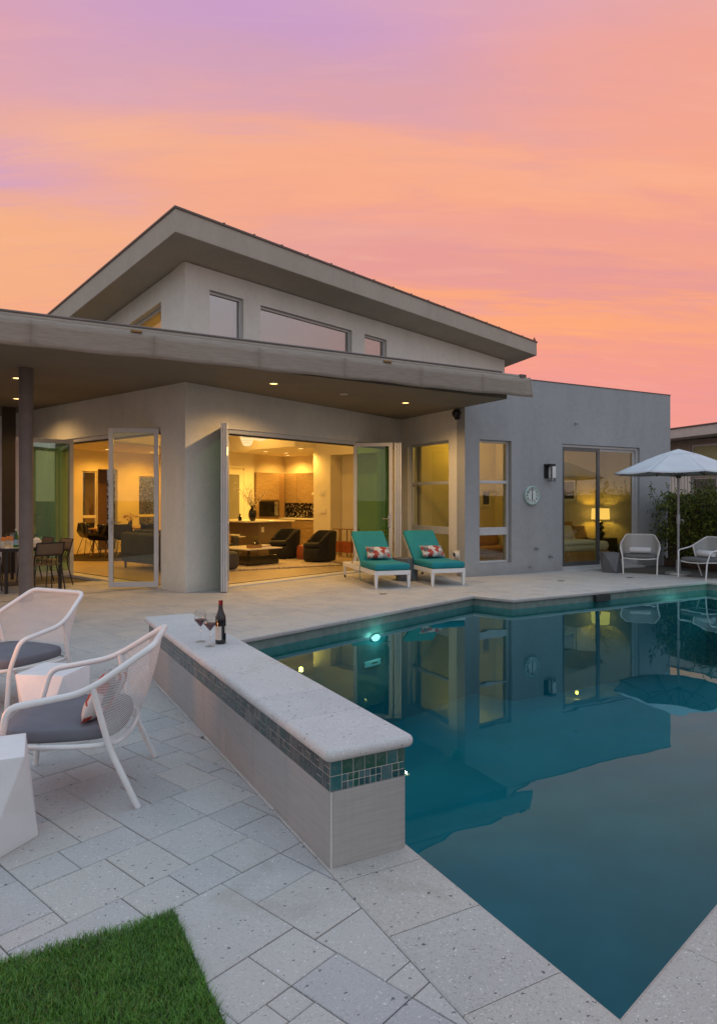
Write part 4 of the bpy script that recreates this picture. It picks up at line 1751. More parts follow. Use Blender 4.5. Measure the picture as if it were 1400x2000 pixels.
def pillow(w, h, d, name, mat, loc, rot, parent=None, nu=14, nv=10):
    vs, fs = [], []
    for sgn in (1, -1):
        o_ = len(vs)
        for i in range(nu + 1):
            for j in range(nv + 1):
                a, b = 2 * i / nu - 1, 2 * j / nv - 1
                t_ = max(0, (1 - abs(a) ** 2.6)) ** .55 * max(0, (1 - abs(b) ** 2.6)) ** .55
                pin = 1 - .07 * (1 - abs(a) ** 2) * abs(b) ** 4
                pin2 = 1 - .05 * (1 - abs(b) ** 2) * abs(a) ** 4
                wr = .006 * mnoise.noise(Vector((a * 2.5, b * 2.5, sgn * 3)))
                vs.append((a * w / 2 * pin2, sgn * (d / 2 * t_ + (wr if t_ > .02 else 0)), b * h / 2 * pin))
        for i in range(nu):
            for j in range(nv):
                q = o_ + i * (nv + 1) + j
                f = (q, q + nv + 1, q + nv + 2, q + 1)
                fs.append(f if sgn < 0 else tuple(reversed(f)))
    o = MB().add(vs, fs).build(name, mat, parent, smooth=True, weld=True)
    o.location = loc
    o.rotation_euler = rot
    return o


def lounge_chair(name, label, loc, fwd, group, meshmat='chair_mesh', cmat='grey_cushion', r=.0162):
    rz = math.atan2(fwd[1], fwd[0]) - math.pi / 2
    t_ = thing(name, label, 'chair', (loc[0], loc[1], 0), rz, group)
    half = [(-.315, .315, 0.0), (-.325, .295, .33), (-.372, .250, .525), (-.375, -.06, .575), (-.365, -.15, .615), (-.275, -.40, .775)]
    loop = half + [(-x, y, z) for x, y, z in reversed(half)]
    MB().tube(fillet(loop, .055, 5), r, 12).build('frame', 'white_powder', t_, smooth=60)
    for s in (-1, 1):
        MB().tube(fillet([(s * .368, -.13, .605), (s * .335, -.20, .30), (s * .335, -.335, 0.0)], .05, 4), r * .95, 12).build('rear_leg', 'white_powder', t_, smooth=60)
        MB().lathe([(r * 1.12, -.004), (r * 1.12, .012)], 12, (s * .315, .315, 0.004)).build('foot_cap', 'white_powder', t_)
    rail = [(-.322, .290, .325), (-.15, .315, .305), (.15, .315, .305), (.322, .290, .325), (.335, -.19, .305), (.20, -.27, .315), (-.20, -.27, .315), (-.335, -.19, .305)]
    MB().tube(chaikin(rail, 2, True), r * .8, 10, closed=True).build('seat_rail', 'white_powder', t_, smooth=60)
    # woven back: between the top rail and the seat
    top = [(-.366, -.14, .606), (-.275, -.395, .772), (.275, -.395, .772), (.366, -.14, .606)]
    bot = [(-.335, -.20, .31), (-.22, -.272, .318), (.22, -.272, .318), (.335, -.20, .31)]

    def along(pl_, u):
        pl_ = fillet(pl_, .07, 5)
        ds = [0]
        for i in range(1, len(pl_)):
            ds.append(ds[-1] + (pl_[i] - pl_[i - 1]).length)
        s_ = u * ds[-1]
        for i in range(1, len(pl_)):
            if s_ <= ds[i] + 1e-9:
                k = (s_ - ds[i - 1]) / max(ds[i] - ds[i - 1], 1e-9)
                return pl_[i - 1].lerp(pl_[i], k)
        return pl_[-1]
    nu, nv = 30, 8
    mb = MB()
    uvs = []
    for i in range(nu + 1):
        for j in range(nv + 1):
            u, v_ = i / nu, j / nv
            a, b = along(top, u), along(bot, u)
            p = a.lerp(b, v_)
            p.y -= .02 * math.sin(v_ * math.pi) * (1 - abs(2 * u - 1) ** 2)
            mb.v.append(tuple(p))
            uvs.append((u * 1.15, v_ * .48))
    for i in range(nu):
        for j in range(nv):
            q = i * (nv + 1) + j
            mb.f.append((q, q + nv + 1, q + nv + 2, q + 1))
    back = mb.build('back_mesh', meshmat, t_, smooth=True)
    ul = back.data.uv_layers.new(name='UVMap')
    for lp in back.data.loops:
        ul.data[lp.index].uv = uvs[lp.vertex_index]
    ol = [tuple(p[:2]) for p in chaikin([(-.315, .31, 0), (-.1, .335, 0), (.1, .335, 0), (.315, .31, 0), (.322, -.15, 0), (.20, -.25, 0), (-.20, -.25, 0), (-.322, -.15, 0)], 2, True)][::-1]
    slab_cushion(ol if area2(ol) > 0 else ol[::-1], 330e-3, .392, .012, 'seat_cushion', cmat, t_, .002)
    return t_


GA = 'white mesh lounge chairs around the terrace'
chA = lounge_chair('lounge_chair', 'near white mesh armchair with grey cushion holding a printed pillow beside the raised wall', (.437, 3.865), (-.946, .323), GA)
chB = lounge_chair('lounge_chair', 'white mesh armchair behind the white stool with its back towards the house column', (.175, 5.70), (-.80, -.60), GA)
chC = lounge_chair('lounge_chair', 'white mesh armchair with towel beside the bedroom sliding door', (11.83, 9.62), (-.78, -.63), GA, 'chair_mesh_far', 'far_cushion', .0138)
chD = lounge_chair('lounge_chair', 'white mesh armchair with towel right of the parasol pole in front of the hedge', (12.13, 8.40), (-.985, .10), GA, 'chair_mesh_far', 'far_cushion', .0138)

# printed pillow on the near chair, leaning on its back
f2 = Vector((-.946, .323, 0))
pc = Vector((.437, 3.865, 0)) + f2 * -.125 + Vector((-.01, -.05, .495))
pl_ = pillow(.44, .30, .12, 'pillow', 'print_cushion', pc, (R(30), R(10), math.atan2(f2.y, f2.x) - math.pi / 2))
tag(pl_, 'red and grey printed pillow leaning in the near white armchair', 'pillow', 'printed pillows')


def rolled_towel(label, c, fwd, ln_=.40):
    t_ = thing('rolled_towel', label, 'towel', c, math.atan2(fwd[1], fwd[0]) - math.pi / 2, 'rolled white towels')
    mb = MB(Matrix.Rotation(R(90), 4, 'Y'))
    prof = [(.01, -ln_ / 2 + .01), (.05, -ln_ / 2), (.062, -ln_ / 2 + .012), (.064, 0), (.062, ln_ / 2 - .012), (.05, ln_ / 2), (.01, ln_ / 2 - .01)]
    mb.lathe(prof, 20)
    mb.build('roll', 'towel_white', t_, smooth=50)
    pts = [(x * .5, .058 * math.cos(a), .058 * math.sin(a)) for x in () for a in ()]
    spiral = [(ln_ / 2 + .001, .045 * (1 - k / 26) * math.cos(k * .55), .045 * (1 - k / 26) * math.sin(k * .55)) for k in range(22)]
    MB().tube(spiral, .004, 6).build('fold', 'towel_white', t_, smooth=True)
    return t_


rolled_towel('rolled white towel on the chair beside the bedroom door', (11.83 - .02, 9.62 - .02, .468), (-.78, -.63))
rolled_towel('rolled white towel on the chair beside the hedge', (12.13 + .03, 8.40 - .02, .468), (-.985, .10), .36)


def stool(name, label, mat, ctop, cbot, ang, s_top=.32, s_bot=.30, h=.42, group=None):
    t_ = MB()
    vs = []
    cx, cy_ = ctop[0], ctop[1]
    for k in range(4):
        a = ang + R(45 + 90 * k)
        rr = s_top / math.sqrt(2)
        vs.append((rr * math.cos(a), rr * math.sin(a), h))
    for k in range(4):
        a = ang + R(90 * k)
        rr = s_bot / math.sqrt(2)
        vs.append((rr * math.cos(a) + cbot[0] - cx, rr * math.sin(a) + cbot[1] - cy_, .001))
    fs = [(0, 1, 2, 3), (7, 6, 5, 4)]
    for k in range(4):
        l = (k + 1) % 4
        fs.append((4 + k, k, (k - 1) % 4))
        fs.append((4 + k, 4 + l, k))
    o = t_.add(vs, fs).build(name, mat, bevel=.004)
    o.location = (cx, cy_, 0)
    return tag(o, label, 'stool', group)


GS = 'faceted twisted block stools'
ct = CAMXY(-1.949, 4.372)
cb_ = CAMXY(-1.885, 4.26)
stool('block_stool', 'white faceted block stool lit orange between the two near armchairs', 'white_stool', ct, cb_, R(-7) - YAW, group=GS)
ct = CAMXY(-1.62, 2.96)
stool('block_stool', 'large white faceted block stool cut by the photo edge before the near armchair', 'white_stool', ct, ct, R(25) - YAW, .32, .30, group=GS)
stool('block_stool', 'dark grey faceted block stool beside the armchair at the bedroom door', 'grey_stool', Vector((11.33, 9.98, 0)), Vector((11.40, 9.95, 0)), R(60), group=GS)
stool('block_stool', 'dark grey faceted block stool between the two teal sun loungers', 'grey_stool', Vector((6.88, 10.85, 0)), Vector((6.92, 10.85, 0)), R(20), .36, .36, group=GS)

# ---- sun loungers
lg = thing('sun_lounger', 'teal cushioned white sun lounger nearer the open folding doors', 'sun lounger', (6.06, 9.93, 0), R(-10.7), 'teal sun loungers')
hw, LN, HZ = .325, 1.92, .30
mb = MB()
mb.box(-hw, -hw + .035, 0, LN, HZ - .075, HZ).box(hw - .035, hw, 0, LN, HZ - .075, HZ)
mb.box(-hw + .035, hw - .035, 0, .035, HZ - .075, HZ).box(-hw + .035, hw - .035, LN - .035, LN, HZ - .075, HZ)
mb.build('frame', 'white_powder', lg, bevel=.006)
for x in (-hw + .03, hw - .03):
    for y in (.03, LN - .06):
        s = 1 if x > 0 else -1
        vs = []
        for w_, z_ in ((.018, .0 if y < 1 else .05), (.029, HZ - .076)):
            vs += [(x - w_, y - w_, z_), (x + w_, y - w_, z_), (x + w_, y + w_, z_), (x - w_, y + w_, z_)]
        MB().add(vs, [(0, 3, 2, 1), (4, 5, 6, 7), (0, 1, 5, 4), (1, 2, 6, 5), (2, 3, 7, 6), (3, 0, 4, 7)]).build('leg', 'white_powder', lg, bevel=.003)
    MB(Matrix.Translation((x, LN - .06, .028)) @ Matrix.Rotation(R(90), 4, 'Y')).lathe([(.028, -.012), (.028, .012)], 14).build('wheel', 'black_metal', lg)
for k in range(7):
    y = 1.0 + k * .125
    box('slat', 'white_powder', (-hw + .036, hw - .036, y, y + .075, HZ - .022, HZ - .004), lg)
slab_cushion(rrect(-hw + .005, hw - .005, -.015, .86, .04), HZ + .002, HZ + .115, .035, 'seat_cushion', 'teal_cushion', lg, .006)
AN = R(42)
bm_ = Matrix.Translation((0, .84, HZ + .03)) @ Matrix.Rotation(AN, 4, 'X')
bc = slab_cushion(rrect(-hw + .008, hw - .008, 0, .80, .04), .0, .085, .03, 'back_cushion', 'teal_cushion', lg, .006)
bc.matrix_local = bm_
mb = MB(bm_)
mb.box(-hw + .02, -hw + .05, 0, .76, -.035, -.004).box(hw - .05, hw - .02, 0, .76, -.035, -.004).box(-hw + .05, hw - .05, .73, .76, -.035, -.004)
for k in range(5):
    mb.box(-hw + .05, hw - .05, .06 + k * .13, .12 + k * .13, -.025, -.008)
mb.build('back_frame', 'white_powder', lg, bevel=.003)
p_ = bm_ @ Vector((0, .5, -.02))
for x in (-hw + .06, hw - .06):
    MB().tube([(x, p_.y, p_.z), (x, p_.y + .28, HZ - .02)], .009, 8).build('prop_rod', 'steel', lg, smooth=60)
MB().tube([(-hw - .004, .80, HZ + .05), (-hw - .012, .81, HZ - .05), (-hw - .006, .80, .10), (-hw + .01, .79, .05)], .006, 6).build('tie_cord', 'teal_cushion', lg, smooth=60)
lg2 = dup(lg, (7.10, 9.765, 0), R(-10.7), 'teal cushioned white sun lounger in front of the tall side window')
for root_, lab, dx in (((6.06, 9.93), 'printed pillow on the lounger nearer the folding doors', .0), ((7.10, 9.765), 'printed pillow on the lounger before the side window', .02)):
    M = Matrix.Translation((*root_, 0)) @ Matrix.Rotation(R(-10.7), 4, 'Z')
    p = M @ Vector((.02 + dx, .79, HZ + .115 + .135))
    o = pillow(.46, .27, .11, 'pillow', 'print_cushion', p, (R(-42), R(1.5), R(-10.7 + (3 if dx else -4))))
    tag(o, lab, 'pillow', 'printed pillows')

# ---- bottle and glasses on the raised wall
ZT = .4935
bt = thing('wine_bottle', 'dark red wine bottle with red capsule standing on the raised wall', 'bottle', (1.44, 4.68, ZT))
MB().lathe([(.001, .004), (.030, .0), (.0368, .006), (.037, .165), (.034, .19), (.022, .222), (.0155, .245), (.0142, .30)], 28).build('glass', 'bottle_black', bt, smooth=40)
MB().lathe([(.0150, .238), (.0148, .296), (.0152, .298), (.0152, .302), (.001, .303)], 20).build('capsule', 'capsule_red', bt, smooth=40)
for a0, a1, z0, z1 in ((R(150), R(262), .03, .125), (R(300), R(345), .075, .125)):
    mb = MB()
    n_ = 10
    vs = []
    for k in range(n_ + 1):
        a = a0 + (a1 - a0) * k / n_
        vs += [(.0374 * math.cos(a), .0374 * math.sin(a), z0), (.0374 * math.cos(a), .0374 * math.sin(a), z1)]
    mb.add(vs, [(2 * k, 2 * k + 2, 2 * k + 3, 2 * k + 1) for k in range(n_)])
    mb.build('label_paper', 'label_cream', bt, smooth=True)
gp = [(.001, .0), (.037, .001), (.036, .003), (.006, .006), (.0036, .016), (.0034, .098), (.006, .106), (.030, .137), (.0455, .157), (.044, .175), (.033, .226)]
gin = [(.0318, .226), (.0425, .175), (.0438, .158), (.029, .139), (.006, .110), (.001, .108)]
for (x, y), lab in (((1.345, 4.615), 'stemmed glass of red wine standing in front beside the bottle'), ((1.33, 4.80), 'stemmed glass of red wine standing behind the other glass')):
    g_ = thing('wine_glass', lab, 'wine glass', (x, y, ZT), 0, 'two glasses of red wine')
    MB().lathe(gp + gin, 30, cap=False).build('bowl', 'clear_glass', g_, smooth=50)
    MB().lathe([(.001, .1095), (.006, .112), (.0285, .1405), (.0415, .157), (.0418, .160), (.001, .160)], 26).build('wine', 'wine_red', g_, smooth=40)

# ---- parasol
pa_ = thing('parasol', 'pale grey octagonal parasol standing by the hedge at the far pool corner', 'parasol', (12.25, 9.04, 0))
MB().lathe([(.25, .0), (.25, .03), (.235, .05), (.05, .062), (.045, .30), (.032, .31), (.001, .31)], 40).build('base', 'pole_grey', pa_, smooth=40)
MB().lathe([(.024, .05), (.024, 2.44)], 18).build('pole', 'pole_grey', pa_, smooth=40)
MB().lathe([(.026, 1.00), (.036, 1.01), (.036, 1.20), (.026, 1.22)], 16).build('crank_box', 'pole_grey', pa_, smooth=40)
MB().tube([(.03, -.03, 1.10), (.08, -.05, 1.10), (.085, -.055, 1.04)], .008, 8).build('crank_handle', 'steel', pa_, smooth=40)
RR, ZR, ZA, ZV, RV = 1.27, 2.035, 2.52, 2.385, .42
for k in range(8):
    a0, a1 = R(45 * k + 12), R(45 * k + 57)

    def pan(u, v, a0=a0, a1=a1):
        r_ = RV * .8 + (RR - RV * .8) * v
        e0 = Vector((math.cos(a0), math.sin(a0), 0)) * r_
        e1 = Vector((math.cos(a1), math.sin(a1), 0)) * r_
        p = e0.lerp(e1, u)
        z = ZV + .045 + (ZR - ZV - .045) * (v ** 1.06)
        sag = .035 * math.sin(u * math.pi) * v
        p *= (1 - .03 * math.sin(u * math.pi) * v)
        return Vector((p.x, p.y, z - sag * .6))
    mb = MB()
    mb.sheet(pan, 8, 8)
    o = mb.build('canopy_panel', 'parasol_cloth', pa_, smooth=True)
    o.modifiers.new('t', 'SOLIDIFY').thickness = .004
    rib = MB()
    ca_, sa_ = math.cos(a0), math.sin(a0)
    rib.tube([(ca_ * .05, sa_ * .05, 2.41), (ca_ * (RR - .01), sa_ * (RR - .01), ZR - .012)], .008, 6)
    rb_ = rib.build('rib', 'drip_metal', pa_)
    MB().tube([(ca_ * .045, sa_ * .045, 1.98), (ca_ * .62, sa_ * .62, 2.215)], .007, 6).build('strut', 'drip_metal', rb_)
mb = MB()


def cap_(u, v):
    a = u * 2 * math.pi + R(12)
    k = (u * 8) % 1
    r_ = RV * v * (1 - .07 * math.sin(k * math.pi))
    return Vector((r_ * math.cos(a), r_ * math.sin(a), ZA - (ZA - ZV) * v ** 1.05 + .012))


mb.sheet(cap_, 48, 5)
o = mb.build('vent_cap', 'parasol_cloth', pa_, smooth=True)
o.modifiers.new('t', 'SOLIDIFY').thickness = .004
MB().lathe([(.03, 1.94), (.05, 1.95), (.05, 2.0), (.03, 2.01)], 14).build('hub', 'drip_metal', pa_)

# ================================================================== TERRACE DINING SET
def Lloc(p, q, z=0):
    w_ = L2W(p, q, z)
    return (w_.x, w_.y, w_.z)


TP, TQ, TLEN, TW = 4.93, 11.42, 2.0, .92       # right end sits near the camera
tb = thing('dining_table', 'long dark framed outdoor dining table with pale top beside the round column', 'table', Lloc(TP, TQ), ROT)
box('tabletop', 'counter_white', (-TW / 2, TW / 2, .0, TLEN, .722, .745), tb, .003)
mb = MB()
mb.box(-TW / 2 + .002, TW / 2 - .002, .002, .05, .665, .7215).box(-TW / 2 + .002, TW / 2 - .002, TLEN - .05, TLEN - .002, .665, .7215)
mb.box(-TW / 2 + .002, -TW / 2 + .04, .05, TLEN - .05, .665, .7215).box(TW / 2 - .04, TW / 2 - .002, .05, TLEN - .05, .665, .7215)
mb.build('apron', 'black_metal', tb)
for x in (-TW / 2 + .024, TW / 2 - .024):
    for y in (.026, TLEN - .026):
        box('leg', 'black_metal', (x - .022, x + .022, y - .022, y + .022, .0, .665), tb, .002)


def patio_chair():
    t_ = thing('patio_chair', 'dark sling chair at the near end of the terrace table turned away', 'chair', Lloc(TP + .13, TQ - .02), ROT, 'dark sling chairs around the terrace table')
    # faces +y (towards the table)
    for s in (-1, 1):
        MB().tube([(s * .235, .20, 0), (s * .215, .16, .44)], .010, 8).build('leg', 'black_metal', t_, smooth=60)
        MB().tube(fillet([(s * .245, -.27, 0), (s * .225, -.17, .43), (s * .225, -.22, .60), (s * .225, -.28, .80)], .06, 4), .011, 8).build('leg', 'black_metal', t_, smooth=60)
    seat = rrect(-.22, .22, -.19, .20, .05)
    slab_cushion(seat, .432, .452, .008, 'seat', 'sling_brown', t_)
    mb = MB()
    mb.sheet(lambda u, v: Vector((-.222 + .444 * u, -.228 - .055 * v - .035 * math.sin(u * math.pi), .60 + .20 * v)), 10, 4)
    o = mb.build('backrest', 'sling_brown', t_, smooth=True)
    o.modifiers.new('t', 'SOLIDIFY').thickness = .008
    for z, y in ((.60, -.228), (.805, -.285)):
        MB().tube([(-.226 + .452 * k / 8, y - .035 * math.sin(k / 8 * math.pi), z) for k in range(9)], .010, 8).build('back_rail', 'black_metal', t_, smooth=60)
    for x in (-.12, -.04, .04, .12):
        MB().tube([(x, -.20, .445), (x, -.252, .60)], .007, 6).build('spindle', 'black_metal', t_)
    return t_


pch = patio_chair()
for (x, y, rz, lab) in ((TW / 2 + .10, .62, 90, 'dark sling chair on the near right side of the terrace table'), (TW / 2 + .12, 1.40, 90, 'dark sling chair at the far right side of the terrace table'),
                        (-TW / 2 - .10, .62, -90, 'dark sling chair on the left side of the terrace table near its end'), (-TW / 2 - .10, 1.40, -90, 'dark sling chair at the far left side of the terrace table'),
                        (.0, TLEN + .10, 180, 'dark sling chair at the far end of the terrace table')):
    q = Matrix.Rotation(ROT, 4, 'Z') @ Vector((x, y, 0)) + Vector(Lloc(TP, TQ))
    dup(pch, q, ROT + R(rz), lab)


def on_table(u, v, z=.7455):
    lat = (u - 700) / 1333.
    t_ = (1.5 - z) * 1333 / (v - 977)
    w_ = CAMXY(lat * t_, t_)
    return (w_.x, w_.y, z)


def tumbler(pos, lab):
    g_ = thing('tumbler', lab, 'glass', pos, 0, 'glasses with orange slices')
    MB().lathe([(.001, .004), (.034, .0), (.037, .004), (.041, .135), (.0385, .135), (.034, .012), (.001, .011)], 20, cap=False).build('cup', 'clear_glass', g_, smooth=40)
    MB().lathe([(.001, .013), (.033, .013), (.036, .085), (.001, .085)], 18).build('drink', 'paper_white', g_, smooth=40)
    MB(Matrix.Translation((.01, 0, .125)) @ Matrix.Rotation(R(75), 4, 'X')).lathe([(.001, -.007), (.034, -.007), (.036, 0), (.034, .007), (.001, .007)], 20).build('orange_slice', 'orange_fruit', g_, smooth=40)
    return g_


tumbler(on_table(6, 1068), 'glass with orange slice at the left photo edge on the terrace table')
tumbler(on_table(15, 1066), 'glass with orange slice second from the left on the terrace table')
tumbler(on_table(23, 1067), 'glass with orange slice beside the green bottle on the terrace table')
wb_ = thing('water_bottle', 'green glass water bottle with blue label on the terrace table', 'bottle', on_table(32, 1069))
MB().lathe([(.001, .0), (.036, .002), (.038, .01), (.038, .15), (.030, .19), (.015, .235), (.013, .27), (.001, .27)], 22).build('glass', 'green_glass', wb_, smooth=40)
plain('label_blue', (.30, .42, .50), .6)
MB().lathe([(.0384, .04), (.0384, .125)], 22, cap=False).build('label_band', 'label_blue', wb_, smooth=40)
MB().lathe([(.0138, .268), (.0138, .295), (.001, .297)], 14).build('cap', 'paper_white', wb_, smooth=40)
jg = thing('water_carafe', 'clear round carafe with handle behind the green bottle', 'carafe', on_table(27, 1063))
MB().lathe([(.001, .0), (.06, .003), (.07, .06), (.06, .13), (.045, .17), (.05, .20), (.047, .20), (.042, .17), (.056, .13), (.066, .06), (.001, .008)], 22, cap=False).build('body', 'clear_glass', jg, smooth=40)
MB().tube(fillet([(-.055, 0, .18), (-.11, 0, .17), (-.11, 0, .08), (-.066, 0, .07)], .03, 5), .007, 8).build('handle', 'clear_glass', jg, smooth=40)
nb_ = thing('napkin_bowl', 'white bowl heaped with pale napkins on the table right of the column', 'bowl', on_table(72, 1063))
MB().lathe([(.001, .0), (.05, .002), (.085, .05), (.09, .065), (.082, .06), (.05, .012), (.001, .01)], 20, cap=False).build('bowl', 'paper_white', nb_, smooth=40)
mb = MB()
for k in range(7):
    a = k * .9
    mb.add([(.05 * math.cos(a), .05 * math.sin(a), .05), (.05 * math.cos(a + .8), .05 * math.sin(a + .8), .05), (.02 * math.cos(a + .4), .02 * math.sin(a + .4), .12 + .01 * (k % 3))], [(0, 1, 2)])
mb.lathe([(.07, .05), (.06, .085), (.03, .11), (.001, .115)], 12)
mb.build('napkin', 'paper_white', nb_, smooth=True)

# ================================================================== LIVING ROOM (frame of the main block)
FZ = .0125


def barrel_chair(label):
    t_ = thing('barrel_armchair', label, 'armchair', Lloc(11.78, 11.58, FZ + .02), ROT + R(158), 'black barrel armchairs')
    # faces +x locally; wrap-around back is an arc from 70 to 290 degrees
    n_, outer, inner = 26, .40, .29
    vs, fs = [], []
    for k in range(n_ + 1):
        a = R(62 + 236 * k / n_)
        hgt = .50 + .23 * min(1.0, max(0.0, min(k, n_ - k) / n_ - .03) / .17) ** .7
        for rr, z_ in ((outer * .93, .04), (outer, hgt - .03), (outer - .03, hgt), (inner + .02, hgt), (inner, hgt - .03), (inner, .30)):
            vs.append((rr * math.cos(a), rr * math.sin(a), z_))
    for k in range(n_):
        for j in range(5):
            q = k * 6 + j
            fs.append((q, q + 1, q + 7, q + 6))
    fs.append(tuple(range(6)))
    fs.append(tuple(n_ * 6 + j for j in reversed(range(6))))
    MB().add(vs, fs).build('backrest', 'black_fabric', t_, smooth=50)
    ol = [(.39 * math.cos(R(a)), .37 * math.sin(R(a))) for a in range(-180, 180, 15)]
    ol = [(x + .03 if x > 0 else x, y) for x, y in ol]
    slab_cushion(ol, .02, .32, .03, 'base', 'black_fabric', t_)
    ol = [(x * .9 + .05, y * .80) for x, y in ol]
    slab_cushion(ol, .32, .44, .05, 'seat_cushion', 'black_fabric', t_, .015)
    return t_


rug = thing('rug', 'cream shaggy rug under the coffee table in the living room', 'rug', (5.65, 14.9, FZ))
mb = MB()
mb.sheet(lambda u, v: Vector((-1.5 + 3.05 * u, -1.05 + 2.4 * v, .012 + .012 * mnoise.noise(Vector((u * 40, v * 30, 0))))), 70, 55)
mb.build('pile', 'rug_cream', rug, smooth=True)
mb = MB()
rr_ = random.Random(8)
for k in range(700):
    e_ = k / 700
    for (x, y) in ((-1.5 + 3.05 * e_, -1.05), (1.55, -1.05 + 2.4 * e_)):
        x += rr_.uniform(-.02, .02)
        y += rr_.uniform(-.03, .04)
        a = rr_.uniform(0, 6.28)
        mb.add([(x - .008, y, .0), (x + .008, y, .0), (x + .03 * math.cos(a), y + .03 * math.sin(a) - .015, rr_.uniform(.02, .05))], [(0, 1, 2)])
mb.build('fringe', 'rug_cream', rug, kind='stuff')
bch = barrel_chair('black barrel armchair nearer the console cabinet')
w_ = Lloc(11.86, 12.92, FZ + .02)
dup(bch, w_, ROT + R(172), 'black barrel armchair in front of the kitchen island')
pf = MB().lathe([(.001, 0), (.17, .01), (.20, .08), (.205, .2), (.18, .34), (.12, .37), (.001, .375)], 20).build('leather_pouf', 'console_red', smooth=50)
pf.location = Lloc(12.0, 12.35, FZ)
tag(pf, 'reddish leather pouf between the two black armchairs', 'pouf')
ctb = thing('coffee_table', 'low coffee table with white top and black box base on the rug', 'coffee table', Lloc(9.95, 11.95, FZ + .025), ROT)
box('tabletop', 'counter_white', (-.25, .78, -.18, 1.0, .35, .375), ctb, .003)
box('base', 'black_gloss', (-.08, .80, -.03, .95, .0, .20), ctb, .004)
for x, y in ((-.2, -.12), (.72, -.12), (-.2, .94), (.72, .94)):
    box('leg', 'black_metal', (x - .012, x + .012, y - .012, y + .012, .20 if x > 0 else 0, .35), ctb)
ty = thing('tray', 'small wooden tray on the white coffee table', 'tray', Lloc(10.12, 12.05, FZ + .4005), ROT)
box('board', 'table_wood', (-.14, .14, -.10, .10, 0, .012), ty)
mb = MB()
mb.box(-.14, .14, -.10, -.09, .0125, .075).box(-.14, .14, .09, .10, .0125, .075).box(-.14, -.13, -.09, .09, .0125, .075).box(.13, .14, -.09, .09, .0125, .075)
mb.build('rim', 'table_wood', ty)
bd = thing('bud_vase', 'dark round bud vase with green stem in the tray', 'vase', Lloc(10.18, 12.06, FZ + .413))
MB().lathe([(.001, 0), (.05, .003), (.075, .05), (.06, .10), (.02, .13), (.018, .16), (.001, .16)], 18).build('body', 'black_gloss', bd, smooth=40)
mb = MB()
for k in range(5):
    a = k * 1.3
    mb.tube([(0, 0, .15), (.02 * math.cos(a), .02 * math.sin(a), .22), (.05 * math.cos(a), .05 * math.sin(a), .26)], .004, 5)
mb.build('stem', 'hedge_leaf', bd)
for k in range(3):
    o = box('book', ('paper_white', 'tan_fabric', 'paper_white')[k], (-.15, .15, -.10, .10, 0, .016), None, .002)
    o.location = Lloc(10.45, 12.1 + .01 * k, FZ + .4005 + .0165 * k)
    o.rotation_euler = (0, 0, ROT + R(8 * k))
    tag(o, ('lowest pale book in the pile on the coffee table', 'tan book in the middle of the pile on the coffee table', 'top pale book of the pile on the coffee table')[k], 'book', 'books piled on the coffee table')
ot = MB().lathe([(.001, 0), (.26, .01), (.30, .06), (.31, .2), (.29, .33), (.22, .37), (.001, .375)], 24).build('ottoman', 'grey_fabric', smooth=50)
ot.location = Lloc(9.05, 11.75, FZ + .025)
tag(ot, 'round grey ottoman beside the coffee table at the door edge', 'ottoman')


def sofa(label, loc, rz, w=2.0, mat='grey_fabric'):
    t_ = thing('sofa', label, 'sofa', loc, rz, 'grey sofas')
    box('base', mat, (-w / 2, w / 2, -.42, .42, .13, .30), t_, .03)
    box('backrest', mat, (-w / 2, w / 2, .25, .45, .301, .78), t_, .05)
    for s in (-1, 1):
        box('arm', mat, (s * w / 2 - s * .18, s * w / 2, -.42, .249, .301, .60), t_, .05)
        for y in (-.36, .38):
            MB().lathe([(.022, 0), (.028, .13)], 10, (s * (w / 2 - .12), y, 0)).build('leg', 'black_metal', t_)
        slab_cushion(rrect(min(s * .01, s * (w / 2 - .19)), max(s * .01, s * (w / 2 - .19)), -.44, .24, .05), .302, .45, .05, 'seat_cushion', mat, t_, .01)
        slab_cushion(rrect(min(s * .01, s * (w / 2 - .19)), max(s * .01, s * (w / 2 - .19)), .10, .27, .05), .46, .84, .05, 'back_cushion', mat, t_, .01)
    return t_


sofa('grey sofa seen from behind through the swung glass door', Lloc(8.33, 12.75, FZ), ROT + R(90), 2.4)
sofa('dark grey sofa behind the coffee table with tan pillows', Lloc(9.95, 13.95, FZ), ROT + R(0), 1.9)
for k, (p, q, z, lab) in enumerate(((10.45, 13.62, .66, 'tan pillow upright on the dark sofa'), (10.30, 13.50, .58, 'second tan pillow lying lower on the dark sofa'))):
    o = pillow(.46, .42, .16, 'sofa_pillow', 'tan_fabric', Lloc(p, q, z), (R(-20 - 25 * k), R(10 * k), ROT + R(8 - 20 * k)))
    tag(o, lab, 'pillow', 'tan sofa pillows')
stb = thing('side_table', 'small white pedestal table beside the dark sofa', 'side table', Lloc(11.35, 14.2, FZ))
MB().lathe([(.001, 0), (.18, .003), (.17, .012), (.03, .05), (.022, .3), (.03, .5), (.22, .525), (.225, .54), (.001, .541)], 28).build('body', 'counter_white', stb, smooth=35)
wch = thing('counter_chair', 'pale shell chair at the kitchen island behind the sofa', 'chair', Lloc(11.75, 15.0, FZ), ROT + R(30))
mb = MB()
mb.sheet(lambda u, v: Vector((-.22 + .44 * u, -.20 + .30 * min(1, v * 2) + .05 * max(0, v * 2 - 1), .45 + max(0, v * 2 - 1) * .36 + .10 * (2 * u - 1) ** 2)), 10, 12)
o = mb.build('shell', 'counter_white', wch, smooth=True)
o.modifiers.new('t', 'SOLIDIFY').thickness = .012
for x in (-.2, .2):
    for y in (-.2, .15):
        MB().tube([(x * .6, y * .6, .45), (x, y, 0)], .01, 6).build('leg', 'steel', wch)
